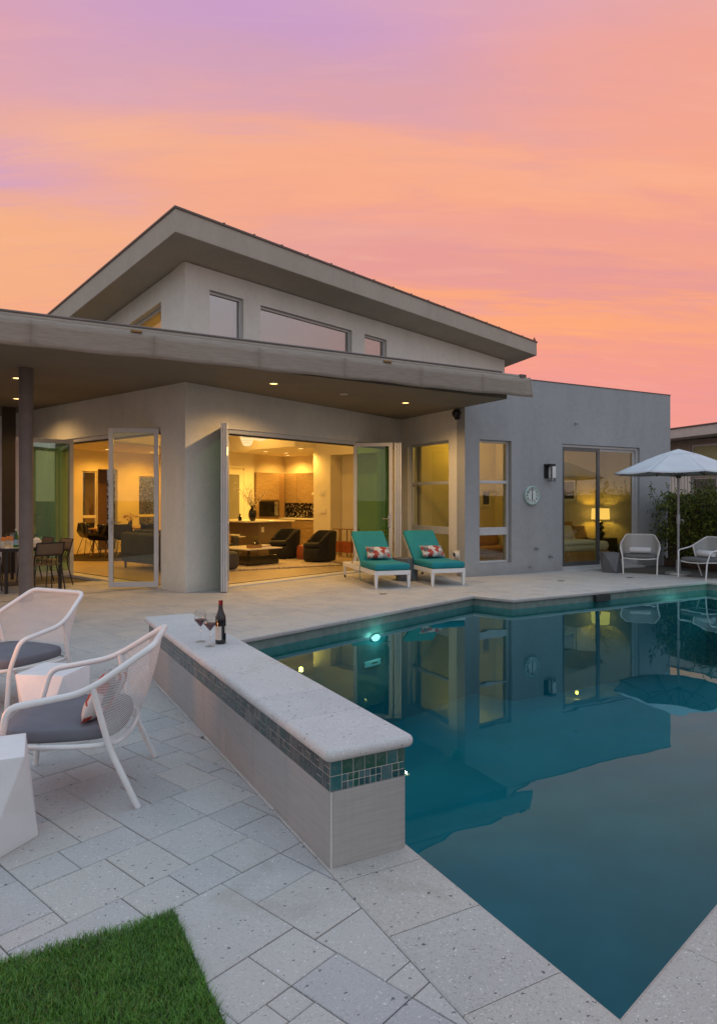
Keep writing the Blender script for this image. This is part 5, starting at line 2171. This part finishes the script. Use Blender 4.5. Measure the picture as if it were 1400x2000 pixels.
cs = thing('console_cabinet', 'slim metal framed console with red drawers against the living room wall', 'cabinet', Lloc(13.28, 12.2, FZ), ROT + R(-90))
mb = MB()
for x in (-.22, .0, .42):
    for y in (-.15, .15):
        mb.box(x - .01, x + .01, y - .01, y + .01, 0, .72)
mb.box(-.23, .43, -.16, .16, .7205, .735)
mb.build('frame', 'brass_leg', cs)
box('drawer', 'console_red', (-.20, .08, -.145, .145, .12, .40), cs, .004)
box('drawer', 'console_red', (.10, .40, -.145, .145, .12, .40), cs, .004)
for x in (-.06, .25):
    MB().lathe([(.012, 0), (.012, .02)], 8, (x, -.16, .26)).build('knob', 'black_metal', cs)
# pendant lamps
for (u, v, r_, h_, lab, kind) in ((483, 871, .175, .30, 'tapered cream pendant lamp in the middle of the cluster', 1), (508, 861, .23, .20, 'saucer shaped cream pendant lamp at the right of the cluster', 0), (446, 851, .24, .24, 'round cream pendant lamp behind the left door stack', 0)):
    t_ = 15.5
    w_ = CAMXY((u - 700) / 1333. * t_, t_)
    zb = 1.5 + (977 - v) / 1333. * t_
    pn = thing('pendant_lamp', lab, 'pendant lamp', (w_.x, w_.y, zb), 0, 'cream pendant lamps')
    if kind:
        prof = [(.06, 0), (.10, .03), (r_, h_ * .75), (r_ * .9, h_ * .93), (.06, h_)]
    else:
        prof = [(.04, 0), (r_ * .6, h_ * .12), (r_ * .95, h_ * .38), (r_, h_ * .5), (r_ * .95, h_ * .62), (r_ * .6, h_ * .88), (.04, h_)]
    MB().lathe(prof, 28).build('shade', 'pendant_glow', pn, smooth=50)
    for q in range(4):
        z_ = h_ * (.2 + .2 * q)
        rq = np.interp(z_, [p[1] for p in prof], [p[0] for p in prof])
        MB().tube([((rq + .002) * math.cos(R(15 * k)), (rq + .002) * math.sin(R(15 * k)), z_) for k in range(24)], .003, 4, closed=True).build('rib', 'tan_fabric', pn)
    ql = (-w_.x * math.sin(ROT) + w_.y * math.cos(ROT))
    MB().tube([(0, 0, h_), (0, 0, roofz(ql) - .08 - zb)], .006, 6).build('cord', 'black_metal', pn)
    lamp('POINT', (w_.x, w_.y, zb - .12), 18, (1.0, .55, .14), .12)

# ---- kitchen
il = thing('kitchen_island', 'kitchen island with white counter and brown panels', 'kitchen island', Lloc(12.35, 14.5, FZ), ROT)
box('body', 'kitchen_grey', (.02, 1.25, .02, 2.0, 0, .875), il)
box('end_panel', 'kitchen_grey', (-.0, .019, .0, 2.0, 0, .875), il)
box('countertop', 'counter_white', (-.35, 1.30, -.06, 2.1, .876, .915), il, .004)
box('socket_plate', 'counter_white', (.10, .19, .012, .0195, .60, .74), il)
ck = thing('kitchen_cabinets', 'wood kitchen base and wall cabinets along the right kitchen wall', 'cabinets', Lloc(14.95, 13.55, FZ), ROT)
box('base_unit', 'cabinet_wood', (.02, .64, 0, 3.3, .08, .875), ck)
for k in range(5):
    y = .02 + k * .65
    for z0, z1 in ((.09, .34), (.35, .60), (.61, .865)):
        d_ = box('drawer', 'cabinet_wood', (-.0, .0195, y, y + .635, z0, z1), ck, .002)
        MB().tube([(-.025, y + .2, z1 - .06), (-.025, y + .44, z1 - .06)], .006, 6).build('handle', 'steel', d_)
box('countertop', 'counter_white', (-.03, .645, -.02, 3.4, .876, .915), ck, .003)
for k in range(4):
    if k in (1,):
        continue
    y = .0 + k * .82
    c_ = box('cabinet_door', 'cabinet_wood', (.27, .645, y + .003, y + .815, 1.40, 2.36), ck, .002)
    MB().tube([(.255, y + .74, 1.46), (.255, y + .74, 1.70)], .006, 6).build('handle', 'steel', c_)
box('cabinet_door', 'cabinet_wood', (.27, .645, .825, 1.635, 1.98, 2.36), ck, .002)
box('splashback', 'splash_mosaic', (.636, .648, -.02, 3.4, .916, 1.398), ck)
box('splashback', 'splash_mosaic', (.634, .6475, .825, 1.635, 1.3985, 1.70), ck)
hd = thing('range_hood', 'steel range hood over the hob between wall cabinets', 'range hood', Lloc(15.2, 14.78, 1.66), ROT)
MB().prism([(-.16, -.38), (.36, -.38), (.36, .38), (-.16, .38)], 0, lambda x, y: .06 + .24 * (x + .16) / .52).build('canopy', 'steel', hd, bevel=.004)
box('filter', 'track_dark', (-.12, .33, -.34, .34, -.02, -.002), hd)
bkf = thing('tall_cabinets', 'tall wood kitchen cabinets with built in oven left of the splashback', 'cabinets', Lloc(13.87, 16.4, FZ), ROT)
box('body', 'cabinet_wood', (0, .95, .022, .58, 0, 2.36), bkf)
box('body', 'warm_brown_wall', (.97, 1.30, .15, .58, 0, 2.36), bkf)
for x0_, x1_, z0, z1 in ((.005, .945, 1.50, 2.355), (.005, .945, .02, .78)):
    box('cabinet_door', 'cabinet_wood', (x0_, x1_, 0, .0215, z0, z1), bkf, .002)
ov = box('oven', 'black_gloss', (.12, .93, -.005, .0215, .98, 1.46), bkf, .004)
box('oven_panel', 'steel', (.74, .90, -.008, -.0052, 1.0, 1.44), ov)
vz = thing('branch_vase', 'tall dark vase of blossoming branches on the kitchen island', 'vase', Lloc(12.22, 14.62, FZ + .916))
MB().lathe([(.001, 0), (.06, .003), (.10, .08), (.115, .19), (.095, .29), (.06, .33), (.065, .345), (.05, .34), (.04, .30), (.001, .29)], 24).build('body', 'black_gloss', vz, smooth=40)
mbb, mbf = MB(), MB()
rr_ = random.Random(12)
for k in range(16):
    a = rr_.uniform(0, 6.28)
    sp_ = rr_.uniform(.12, .55)
    hgt = rr_.uniform(.35, .78)
    pts = []
    for q in range(7):
        f_ = q / 6
        pts.append((math.cos(a) * sp_ * f_ ** 1.3 + rr_.uniform(-.02, .02), math.sin(a) * sp_ * f_ ** 1.3 + rr_.uniform(-.02, .02), .30 + hgt * f_))
    mbb.tube(pts, [.006 * (1 - .7 * q / 6) for q in range(7)], 5)
    for q in range(2, 7):
        for _ in range(2):
            c_ = Vector(pts[q]) + Vector((rr_.uniform(-.04, .04), rr_.uniform(-.04, .04), rr_.uniform(-.04, .04)))
            s_ = rr_.uniform(.010, .022)
            mbf.add([tuple(c_ + Vector(d) * s_) for d in ((1, 0, 0), (-1, 0, 0), (0, 1, 0), (0, -1, 0), (0, 0, 1), (0, 0, -1))],
                    [(0, 2, 4), (2, 1, 4), (1, 3, 4), (3, 0, 4), (2, 0, 5), (1, 2, 5), (3, 1, 5), (0, 3, 5)])
mbb.build('branch', 'bark', vz, kind='stuff')
mbf.build('blossom', 'counter_white', vz, kind='stuff')
jr = MB().lathe([(.001, 0), (.05, .002), (.05, .12), (.02, .14), (.02, .2), (.001, .2)], 14).build('dark_jar', 'black_gloss', smooth=40)
jr.location = Lloc(12.05, 14.95, FZ + .9155)
tag(jr, 'small dark jar left of the branch vase on the island', 'jar')

# ---- dining corner indoors
ir = MB().lathe([(.001, .0), (1.45, .0), (1.45, .012), (.001, .012)], 48).build('dining_rug', 'rug_dark')
ir.location = Lloc(9.35, 16.75, FZ)
tag(ir, 'round dark brown rug under the indoor dining table', 'rug')
it = thing('indoor_dining_table', 'wooden dining table in the lit room behind the open glass door', 'table', Lloc(9.5, 17.0, FZ), ROT)
MB().prism(rrect(-.65, 1.1, -.5, .5, .3), .71, .745).build('tabletop', 'table_wood', it, bevel=.005)
for x, y in ((-.45, -.3), (.85, -.3), (-.45, .3), (.85, .3)):
    MB().tube([(x, y, .71), (x * 1.1, y * 1.15, .013)], [.035, .02], 10).build('leg', 'table_wood', it, smooth=50)


def shell_chair():
    t_ = thing('shell_chair', 'dark shell dining chair nearest the open door', 'chair', Lloc(8.80, 16.55, FZ + .012), ROT + R(20), 'dark shell dining chairs')
    mb = MB()

    def sh(u, v):
        x = -.27 + .54 * u
        side = abs(2 * u - 1) ** 3
        if v < .5:
            y = .24 - .40 * (v * 2)
            z = .44 + .20 * side
        else:
            k = v * 2 - 1
            y = -.16 - .12 * k + .16 * side * k
            z = .44 + .42 * k + .20 * side * (1 - k)
        return Vector((x * (1 - .12 * v), y, z))
    mb.sheet(sh, 14, 14)
    o_ = mb.build('shell', 'black_gloss', t_, smooth=True)
    o_.modifiers.new('t', 'SOLIDIFY').thickness = .012
    for x in (-.22, .22):
        for y in (-.22, .2):
            MB().tube([(x * .5, y * .5, .44), (x, y, 0)], .008, 6).build('leg', 'black_metal', t_)
    mb = MB()
    for a, b in (((-.22, -.22), (.11, .1)), ((.22, -.22), (-.11, .1)), ((-.22, .2), (.11, -.1)), ((.22, .2), (-.11, -.1))):
        mb.tube([(a[0], a[1], .02), (b[0], b[1], .42)], .005, 5)
    mb.build('wire_brace', 'steel', t_, kind='stuff')
    return t_


shc = shell_chair()
for p, q, a, lab in ((9.25, 16.3, -10, 'dark shell dining chair second from the open door'), (9.95, 16.32, 5, 'dark shell dining chair behind the swung door edge'), (9.1, 17.75, 180, 'dark shell dining chair on the far side of the indoor table')):
    dup(shc, Lloc(p, q, FZ + .012), ROT + R(a), lab)
fl = thing('table_flowers', 'pale flower arrangement in a dark vase on the indoor dining table', 'flowers', Lloc(10.0, 17.15, FZ + .7455))
MB().lathe([(.001, 0), (.05, .002), (.06, .1), (.045, .18), (.001, .18)], 16).build('vase', 'black_gloss', fl, smooth=40)
mb = MB()
for k in range(60):
    c_ = Vector((rr_.gauss(0, .10), rr_.gauss(0, .10), .26 + rr_.gauss(0, .06)))
    s_ = rr_.uniform(.015, .04)
    d1, d2_ = Vector((rr_.uniform(-1, 1), rr_.uniform(-1, 1), rr_.uniform(-1, 1))).normalized(), Vector((rr_.uniform(-1, 1), rr_.uniform(-1, 1), rr_.uniform(-1, 1))).normalized()
    mb.add([tuple(c_ + d1 * s_), tuple(c_ + d2_ * s_), tuple(c_ - d1 * s_), tuple(c_ - d2_ * s_)], [(0, 1, 2, 3)])
mb.build('blossom', 'tan_fabric', fl, kind='stuff')

# ---- bedroom and sitting room of the wing
bed = thing('bed', 'made bed with pale covers inside the bedroom door', 'bed', (12.2, 11.95, .013))
box('base', 'tan_fabric', (-.9, .75, -.55, .60, .0, .30), bed, .02)
slab_cushion(rrect(-.92, .76, -.57, .60, .08), .302, .52, .07, 'mattress', 'towel_white', bed, .01)
slab_cushion(rrect(-.92, .30, -.60, .60, .08), .45, .56, .05, 'throw', 'towel_white', bed, .01)
box('headboard', 'tan_fabric', (-.9, .75, .605, .645, .0, .95), bed, .01)
for k, (x, y, z, m_, w1_, lab) in enumerate(((12.92, 12.28, .70, 'tan_fabric', .42, 'small pale pillow at the lamp side of the bed'), (12.55, 12.38, .72, 'towel_white', .5, 'white pillow in the middle of the bed'), (12.05, 12.36, .80, 'console_red', .48, 'dark rust pillow standing on the bed'))):
    o = pillow(w1_, .36, .15, 'bed_pillow', m_, (x, y, z), (R(-20), R(4 * k), R(6 * k)))
    tag(o, lab, 'pillow', 'pillows on the bed')
ns = thing('nightstand', 'dark wooden nightstand under the lit lamp', 'nightstand', (13.45, 12.2, .013))
box('body', 'black_gloss', (-.42, .42, -.25, .33, .0, .545), ns, .006)
box('drawer', 'black_gloss', (-.40, .40, -.262, -.2505, .30, .53), ns, .004)
tl = thing('table_lamp', 'lit lamp with yellow drum shade and stacked black globes', 'lamp', (13.60, 12.25, .5585))
prof = [(.001, 0), (.09, .003), (.10, .02)]
for c_, r_ in ((.10, .105), (.25, .085), (.37, .065)):
    prof += [(r_ * math.sin(R(a)) + .004, c_ - r_ * .8 * math.cos(R(a))) for a in range(25, 170, 18)]
prof += [(.012, .44), (.012, .5), (.001, .5)]
MB().lathe(prof, 24).build('base', 'black_gloss', tl, smooth=50)
MB().lathe([(.225, .46), (.21, .735)], 32, cap=False).build('shade', 'shade_glow', tl, smooth=True)
MB().lathe([(.006, .5), (.006, .76), (.015, .765), (.001, .78)], 8).build('finial', 'steel', tl)
lamp('POINT', (13.60, 12.25, .5585 + .60), 13, (1.0, .55, .06), .05)


def framed(label, M, w, h, art, group=None, fmat='counter_white'):
    t_ = thing('framed_picture', label, 'picture', (0, 0, 0))
    t_.matrix_world = M
    mb = MB()
    f = .03
    mb.box(-w / 2, -w / 2 + f, -.03, 0, -h / 2, h / 2).box(w / 2 - f, w / 2, -.03, 0, -h / 2, h / 2)
    mb.box(-w / 2 + f, w / 2 - f, -.03, 0, h / 2 - f, h / 2).box(-w / 2 + f, w / 2 - f, -.03, 0, -h / 2, -h / 2 + f)
    mb.build('frame', fmat, t_)
    MB().box(-w / 2 + f, w / 2 - f, -.012, -.002, -h / 2 + f, h / 2 - f).build('mount', 'paper_white', t_)
    m_ = .10 if w > .5 else .06
    MB().box(-w / 2 + m_, w / 2 - m_, -.014, -.0125, -h / 2 + m_, h / 2 - m_).build('print', art, t_)
    return t_


framed('wide framed landscape print above the bed', Matrix.Translation((12.55, 12.598, 1.75)), 1.15, .62, 'landscape_print')
framed('small framed print on the sitting room wall behind the grey wall window', Matrix.Translation((10.22, 12.598, 1.55)), .30, .42, 'landscape_print')
bn = thing('upholstered_bench', 'yellow lit upholstered bench inside the tall window', 'bench', (9.95, 12.25, .013))
box('base', 'tan_fabric', (-.42, .5, -.22, .30, .05, .30), bn, .03)
slab_cushion(rrect(-.43, .5, -.24, .30, .06), .302, .44, .05, 'seat_cushion', 'tan_fabric', bn, .01)
slab_cushion(rrect(-.43, .5, .16, .30, .04), .45, .74, .04, 'backrest', 'tan_fabric', bn, .0)

# ================================================================== GARDEN
def leaves(mb, n_, sample, size, seed, droop=.5, aspect=.42):
    rr = np.random.RandomState(seed)
    for k in range(n_):
        c_ = sample(rr)
        if c_ is None:
            continue
        L_ = size * rr.uniform(.6, 1.35)
        d = Vector((rr.normal(), rr.normal(), rr.normal() - droop * 1.6)).normalized()
        sd = d.cross(Vector((rr.normal(), rr.normal(), rr.normal()))).normalized()
        up = sd.cross(d)
        c_ = Vector(c_)
        w_ = L_ * aspect * .5
        mb.add([tuple(c_), tuple(c_ + d * L_ * .5 + sd * w_ + up * L_ * .08), tuple(c_ + d * L_), tuple(c_ + d * L_ * .5 - sd * w_ + up * L_ * .08)], [(0, 1, 2, 3)])


fence = thing('garden_fence', 'brown wooden fence behind the climbing hedge right of the grey wing', 'fence', (13.98, 10.6, 0))
k = 0
y = 0.0
while y > -6.6:
    box('board', 'fence_wood', (.0, .03, y - .142, y, -.03, 1.63 + .004 * (k % 3)), fence, .003)
    y -= .147
    k += 1
for y in (-.1, -2.2, -4.3, -6.4):
    box('post', 'fence_wood', (.031, .12, y - .05, y + .05, -.03, 1.66), fence, .004)
box('planter_board', 'fence_wood', (-.10, -.06, -6.6, .02, -.03, .16), fence, .004)

hedge = thing('climbing_hedge', 'dense green climbing hedge covering the fence behind the parasol', 'hedge', (13.7, 9.0, 0))
mb = MB()


def hs(rr):
    y = rr.uniform(-4.0, 1.72)
    z = rr.uniform(.22, 1.80)
    bumpy = .16 * math.sin(y * 3.1 + 1) + .13 * math.sin(z * 4.7 + y * 2) + .10 * math.sin(y * 8 + z * 6)
    x = .26 - (.10 + abs(rr.normal()) * .20 + .8 * max(0, bumpy) * rr.rand()) * (.55 + .45 * min(1, z / .7))
    top = 1.60 + .14 * math.sin(y * 2.3) + .10 * math.sin(y * 6.1)
    if z > top and rr.rand() > .12:
        return None
    if y > 1.2 and abs(z - 1.0) > .85 - (y - 1.2) * .7:
        return None
    if y > 1.0 and math.sin(z * 9 + 1) < -.2 and rr.rand() < .7:
        return None
    return (x, y, z)


leaves(mb, 15000, hs, .088, 3, .55, .40)
mb.build('foliage', 'hedge_leaf', hedge)
mb = MB()
rr_ = random.Random(31)
for k in range(34):
    y = rr_.uniform(-3.8, 1.5)
    z0 = rr_.uniform(.05, 1.45)
    pts = [(.18, y, z0)]
    for q in range(6):
        x, yy, zz = pts[-1]
        pts.append((x - rr_.uniform(-.03, .04), yy + rr_.uniform(-.10, .10), zz + rr_.uniform(.04, .13)))
    mb.tube(pts, .005, 5)
mb.build('stem', 'bark', hedge, kind='stuff')
spm, spl = MB(), MB()
for k in range(22):
    y = rr_.uniform(.2, 1.65) if k < 14 else rr_.uniform(-2, .3)
    x, z = rr_.uniform(-.25, .15), 1.45 + rr_.uniform(0, .15)
    if y > 1.0:
        z = rr_.uniform(1.1, 1.5)
        x = rr_.uniform(-.45, -.1)
    pts = [Vector((x, y, z))]
    dv_ = Vector((rr_.uniform(-.4, .3), rr_.uniform(-.1, .8), rr_.uniform(.5, 1.3))).normalized()
    for q in range(7):
        pts.append(pts[-1] + dv_ * .075 + Vector((0, 0, -.004 * q)))
        for _ in range(2):
            c_ = pts[-1]
            d = (dv_ + Vector((rr_.uniform(-1, 1), rr_.uniform(-1, 1), rr_.uniform(-.9, .5)))).normalized()
            sd = d.cross(Vector((rr_.uniform(-1, 1), rr_.uniform(-1, 1), rr_.uniform(-1, 1)))).normalized()
            L_ = rr_.uniform(.05, .085)
            spl.add([tuple(c_), tuple(c_ + d * L_ * .5 + sd * .014), tuple(c_ + d * L_), tuple(c_ + d * L_ * .5 - sd * .014)], [(0, 1, 2, 3)])
    spm.tube(pts, .0028, 4)
spm.build('twig', 'bark', hedge, kind='stuff')
spl.build('leaves', 'hedge_leaf', hedge, kind='stuff')

mb = MB()
rs2 = np.random.RandomState(9)
for k in range(700):
    x, y = 13.35 + .55 * rs2.rand(), 5.2 + 5.3 * rs2.rand()
    a, L_ = rs2.rand() * 6.28, .02 + .04 * rs2.rand()
    mb.add([(x, y, .006), (x + L_ * math.cos(a), y + L_ * math.sin(a), .012), (x + L_ * .6 * math.cos(a + .8), y + L_ * .6 * math.sin(a + .8), .018)], [(0, 1, 2)])
o = mb.build('leaf_litter', 'leaf_litter', kind='stuff')
o['label'] = 'dry leaves scattered along the foot of the fence'


def strap_plant(x, y, n_, h, lab, mat='hedge_leaf', seed=1, wd=.02):
    t_ = thing('strap_leaf_plant', lab, 'plant', (x, y, 0))
    rr = random.Random(seed)
    m = MB()
    for k in range(n_):
        a = rr.uniform(0, 6.28)
        hh_ = h * rr.uniform(.6, 1.0)
        sp_ = hh_ * rr.uniform(.25, .8)
        prev = None
        vs, fs = [], []
        for q in range(6):
            f_ = q / 5
            p = Vector((math.cos(a) * sp_ * f_ ** 1.5, math.sin(a) * sp_ * f_ ** 1.5, hh_ * (f_ - .35 * f_ ** 3)))
            s_ = Vector((-math.sin(a), math.cos(a), 0)) * wd * (1 - f_ ** 2) * .5
            vs += [tuple(p - s_), tuple(p + s_)]
        for q in range(5):
            fs.append((2 * q, 2 * q + 1, 2 * q + 3, 2 * q + 2))
        m.add(vs, fs)
    m.build('leaf_clump', mat, t_, kind='stuff')
    return t_


strap_plant(13.45, 8.95, 26, .34, 'strappy green plant at the foot of the fence behind the right armchair', seed=4)
strap_plant(13.55, 7.9, 22, .30, 'strappy green plant by the fence at the right photo edge', seed=6)
# bushes beyond the terrace seen at the left photo edge and through the windows
def bush(x, y, w, d, h, lab, seed, n_=2600, size=.12):
    t_ = thing('garden_bush', lab, 'bush', (x, y, -.04))
    m = MB()

    def sm(rr):
        u = Vector((rr.normal(), rr.normal(), rr.normal())).normalized()
        r_ = rr.uniform(.55, 1.0) * (1 + .18 * math.sin(u.x * 5 + seed) * math.sin(u.y * 4 + u.z * 5))
        return (u.x * w * r_, u.y * d * r_, h * .5 + u.z * h * .5 * r_)
    leaves(m, n_, sm, size, seed, .3, .4)
    m.build('foliage', 'tree_leaf', t_)
    m = MB()
    for k in range(6):
        a = k * 1.05
        m.tube([(0, 0, 0), (w * .3 * math.cos(a), d * .3 * math.sin(a), h * .4), (w * .5 * math.cos(a), d * .5 * math.sin(a), h * .75)], [.03, .02, .008], 6)
    m.build('branch', 'bark', t_, kind='stuff')
    return t_


bush(-.2, 21.0, 1.3, 1.0, 2.0, 'dark bush beyond the terrace at the left photo edge', 3)
for k, (p, q, lab) in enumerate(((9.8, 20.9, 'dark bush outside the left dining room window'), (11.9, 20.9, 'dark bush outside the right dining room window'), (13.6, 21.2, 'dark bush behind the far dining room corner'))):
    w_ = L2W(p, q)
    bush(w_.x, w_.y, 1.1, 1.0, 2.6, lab, 11 + k, 2000)

# neighbouring house beyond the fence
nbh = thing('neighbour_house', 'tan neighbouring house with pale sloping fascia beyond the hedge', 'house', (22.0, 12.0, 0))
SN = Matrix.Translation((22.0, 0, 0)) @ Matrix(((0, 1, 0, 0), (-1, 0, 0, 0), (0, 0, 1, 0), (0, 0, 0, 1)))
Mi = Matrix.Translation((-22.0, -12.0, 0))
mb = MB(Mi @ SN)
shell_wall(mb, -19.0, -6.0, -.05, 3.66, [(-15.72, -9.0, 2.42, 3.46), (-15.72, -14.75, .9, 2.30), (-14.4, -12.4, .9, 2.3)], 0, .2)
mb.build('wall', 'neighbour_wall', nbh, weld=True)
mb = MB(Mi)
mb.prism([(21.2, 5.0), (32, 5.0), (32, 19.6), (21.2, 19.6)], lambda x, y: 3.66 + .03 * (16.5 - y) * .8, lambda x, y: 3.98 + .03 * (16.5 - y) * .8)
rfn = mb.build('roof', 'neighbour_fascia', nbh, bevel=.01)
MB(Mi).prism([(21.17, 4.97), (32, 4.97), (32, 19.63), (21.17, 19.63)], lambda x, y: 3.984 + .024 * (16.5 - y), lambda x, y: 4.03 + .024 * (16.5 - y)).build('drip_edge', 'drip_metal', rfn)
plain('shade_panel', (.36, .35, .16), .6)
for (a, b, c, d, m_) in ((-15.72, -9.0, 2.42, 3.46, 'shade_panel'), (-15.72, -14.75, .9, 2.30, 'window_glass'), (-14.4, -12.4, .9, 2.3, 'window_glass')):
    w_ = MB(Mi @ SN)
    w_.box(a, a + .05, .04, .1, c, d).box(b - .05, b, .04, .1, c, d).box(a + .05, b - .05, .04, .1, d - .05, d).box(a + .05, b - .05, .04, .1, c, c + .05)
    f_ = w_.build('window', 'aluminium', nbh)
    MB(Mi @ SN).box(a + .05, b - .05, .07, .08, c + .05, d - .05).build('pane', m_, f_)
box('inner_room', 'warm_brown_wall', (1.4, 1.5, -6.0, 7.0, 0, 3.5), nbh)
box('inner_room', 'warm_brown_wall', (.25, 1.39, -6.0, 7.0, 3.48, 3.55), nbh)
cu = MB(Mi @ SN)
for k in range(14):
    y = -16.6 + k * .065
    cu.box(y, y + .05, -.05 - .02 * (k % 2), -.02, .6, 2.35)
cu.build('curtain', 'counter_white', nbh, kind='stuff')

# trees behind the viewer, seen only in the glass
def tree(x, y, h, w, lab, seed, n_=4200):
    t_ = thing('garden_tree', lab, 'tree', (x, y, -.05))
    rr = random.Random(seed)
    m = MB()
    m.tube([(0, 0, 0), (.05, .03, h * .3), (.0, .1, h * .6), (.05, .0, h * .9)], [.14, .11, .07, .02], 9)
    tips = []
    for k in range(12):
        a = rr.uniform(0, 6.28)
        z = h * rr.uniform(.28, .75)
        e_ = Vector((math.cos(a) * w * rr.uniform(.5, .9), math.sin(a) * w * rr.uniform(.5, .9), z + h * rr.uniform(.1, .3)))
        m.tube([(0, 0, z), tuple(e_ * .5 + Vector((0, 0, z * .5))), tuple(e_)], [.05, .03, .008], 6)
        tips += [e_, e_ * .7 + Vector((0, 0, z * .3))]
    m.build('trunk', 'bark', t_, smooth=60)
    m = MB()

    def sm(r2):
        c_ = tips[r2.randint(len(tips))]
        return (c_.x + r2.normal() * w * .17, c_.y + r2.normal() * w * .17, c_.z + r2.normal() * h * .075)
    leaves(m, n_, sm, .16, seed, .3, .38)
    m.build('crown', 'tree_leaf', t_)
    return t_


tree(3.5, -9.5, 4.2, 1.7, 'loose tree across the pool terrace reflected in the window', 5)
tree(14.5, -7.5, 3.6, 1.9, 'bushy tree at the far end of the pool reflected in the glass', 8)
tree(-7.5, -5.0, 4.4, 1.9, 'bushy tree on the terrace side reflected in the folded glass door', 14)
pm = thing('palm_tree', 'tall fan palm reflected in the swung glass door', 'palm', (-5.5, 2.2, -.05))
MB().tube([(0, 0, 0), (.08, .05, 2.2), (.05, .1, 4.6)], [.20, .16, .13], 12).build('trunk', 'bark', pm, smooth=60)
m = MB()
rr_ = random.Random(17)
for k in range(30):
    a = rr_.uniform(0, 6.28)
    el = rr_.uniform(-.5, 1.1)
    base_ = Vector((.05, .1, 4.6))
    dr = Vector((math.cos(a) * math.cos(el), math.sin(a) * math.cos(el), math.sin(el)))
    side_ = dr.cross(Vector((0, 0, 1))).normalized()
    prev = base_
    for q in range(1, 13):
        f_ = q / 12
        p = base_ + dr * 1.7 * f_ + Vector((0, 0, -.75 * f_ ** 2.2))
        for s_ in (-1, 1):
            tip = p + (side_ * s_ * .9 + dr * .8).normalized() * .42 * math.sin(math.pi * min(1, f_ + .12)) + Vector((0, 0, -.12))
            w_ = dr * .016
            m.add([tuple(p - w_), tuple(p + w_), tuple(tip)], [(0, 1, 2)])
        m.add([tuple(prev), tuple(p), tuple(p + side_ * .012), tuple(prev + side_ * .012)], [(0, 1, 2, 3)])
        prev = p
m.build('crown', 'palm_leaf', pm)

# ================================================================== POOL LIGHTS AND FIRE BOWL
def pool_light(x, y, z, nrm, lab, e):
    t_ = thing('pool_light', lab, 'pool light', (x, y, z))
    M = Vector((*nrm, 0)).to_track_quat('Z', 'Y').to_matrix().to_4x4()
    M = M @ Matrix.Diagonal((1.0, .55, 1.0, 1.0))
    MB(M).lathe([(.10, 0), (.10, .010), (.085, .014), (.080, .006)], 28, cap=False).build('bezel', 'steel', t_, smooth=40)
    MB(M).lathe([(.001, .007), (.080, .007)], 28, cap=False).build('lens', 'pool_lamp', t_)
    lamp('POINT', (nrm[0] * .10, nrm[1] * .10, 0), e, (.75, 1.0, .84), .05, t_)


qn = L2W(0, -1)

bq = Vector((4.25, 7.70, 0))
ed = (Vector((*BASIN[4], 0)) - Vector((*BASIN[5], 0))).normalized()
b5 = Vector((*BASIN[5], 0))
pp = b5 + ed * 3.12
pool_light(pp.x - ed.y * -.0 + qn.x * .004, pp.y + qn.y * .004, -.32, (qn.x, qn.y), 'lit round underwater lamp in the far pool wall before the loungers', 2)
pool_light(11.70, 7.35, -.40, (-1, 0), 'lit underwater lamp in the right hand pool wall below the hedge', 6)

fp = thing('fire_bowl', 'round concrete fire bowl with low flames facing the near armchairs', 'fire pit', (-.90, 4.45, 0))
MB().lathe([(.30, .0), (.42, .12), (.46, .34), (.43, .36), (.40, .30), (.30, .27), (.001, .26)], 32).build('bowl', 'stucco_grey', fp, smooth=40)
m = MB()
rr_ = random.Random(2)
for k in range(26):
    a, r_ = rr_.uniform(0, 6.28), .30 * math.sqrt(rr_.random())
    x, y = r_ * math.cos(a), r_ * math.sin(a)
    hh_ = rr_.uniform(.10, .28)
    m.lathe([(.03, .27), (.04, .27 + hh_ * .35), (.02, .27 + hh_ * .75), (.002, .27 + hh_)], 7, (x, y, 0))
m.build('flame', 'flame', fp, kind='stuff')
lamp('POINT', (0, 0, .42), 62, (1.0, .36, .11), .14, fp)

# pale fitting on the far pool wall under the lamp
w_ = b5 + ed * 3.05
M = Matrix.Translation((w_.x + qn.x * .004, w_.y + qn.y * .004, -.64)) @ Matrix.Rotation(ROT - R(.9), 4, 'Z')
f_ = MB(M).box(-.16, .16, -.02, .0, -.045, .035).build('wall_fitting', 'paper_white', basin, bevel=.015)
MB(M).box(-.02, .09, -.0215, -.0205, -.012, .006).build('slot', 'track_dark', f_)
gw = box('garden_wall', 'stucco_taupe', (-4.0, 9.0, 0, .2, -.05, 3.2))
gw.location = L2W(10.5, 22.6)
gw.rotation_euler = (0, 0, ROT)
tag(gw, 'tall plain garden wall behind the dining room windows', 'wall')
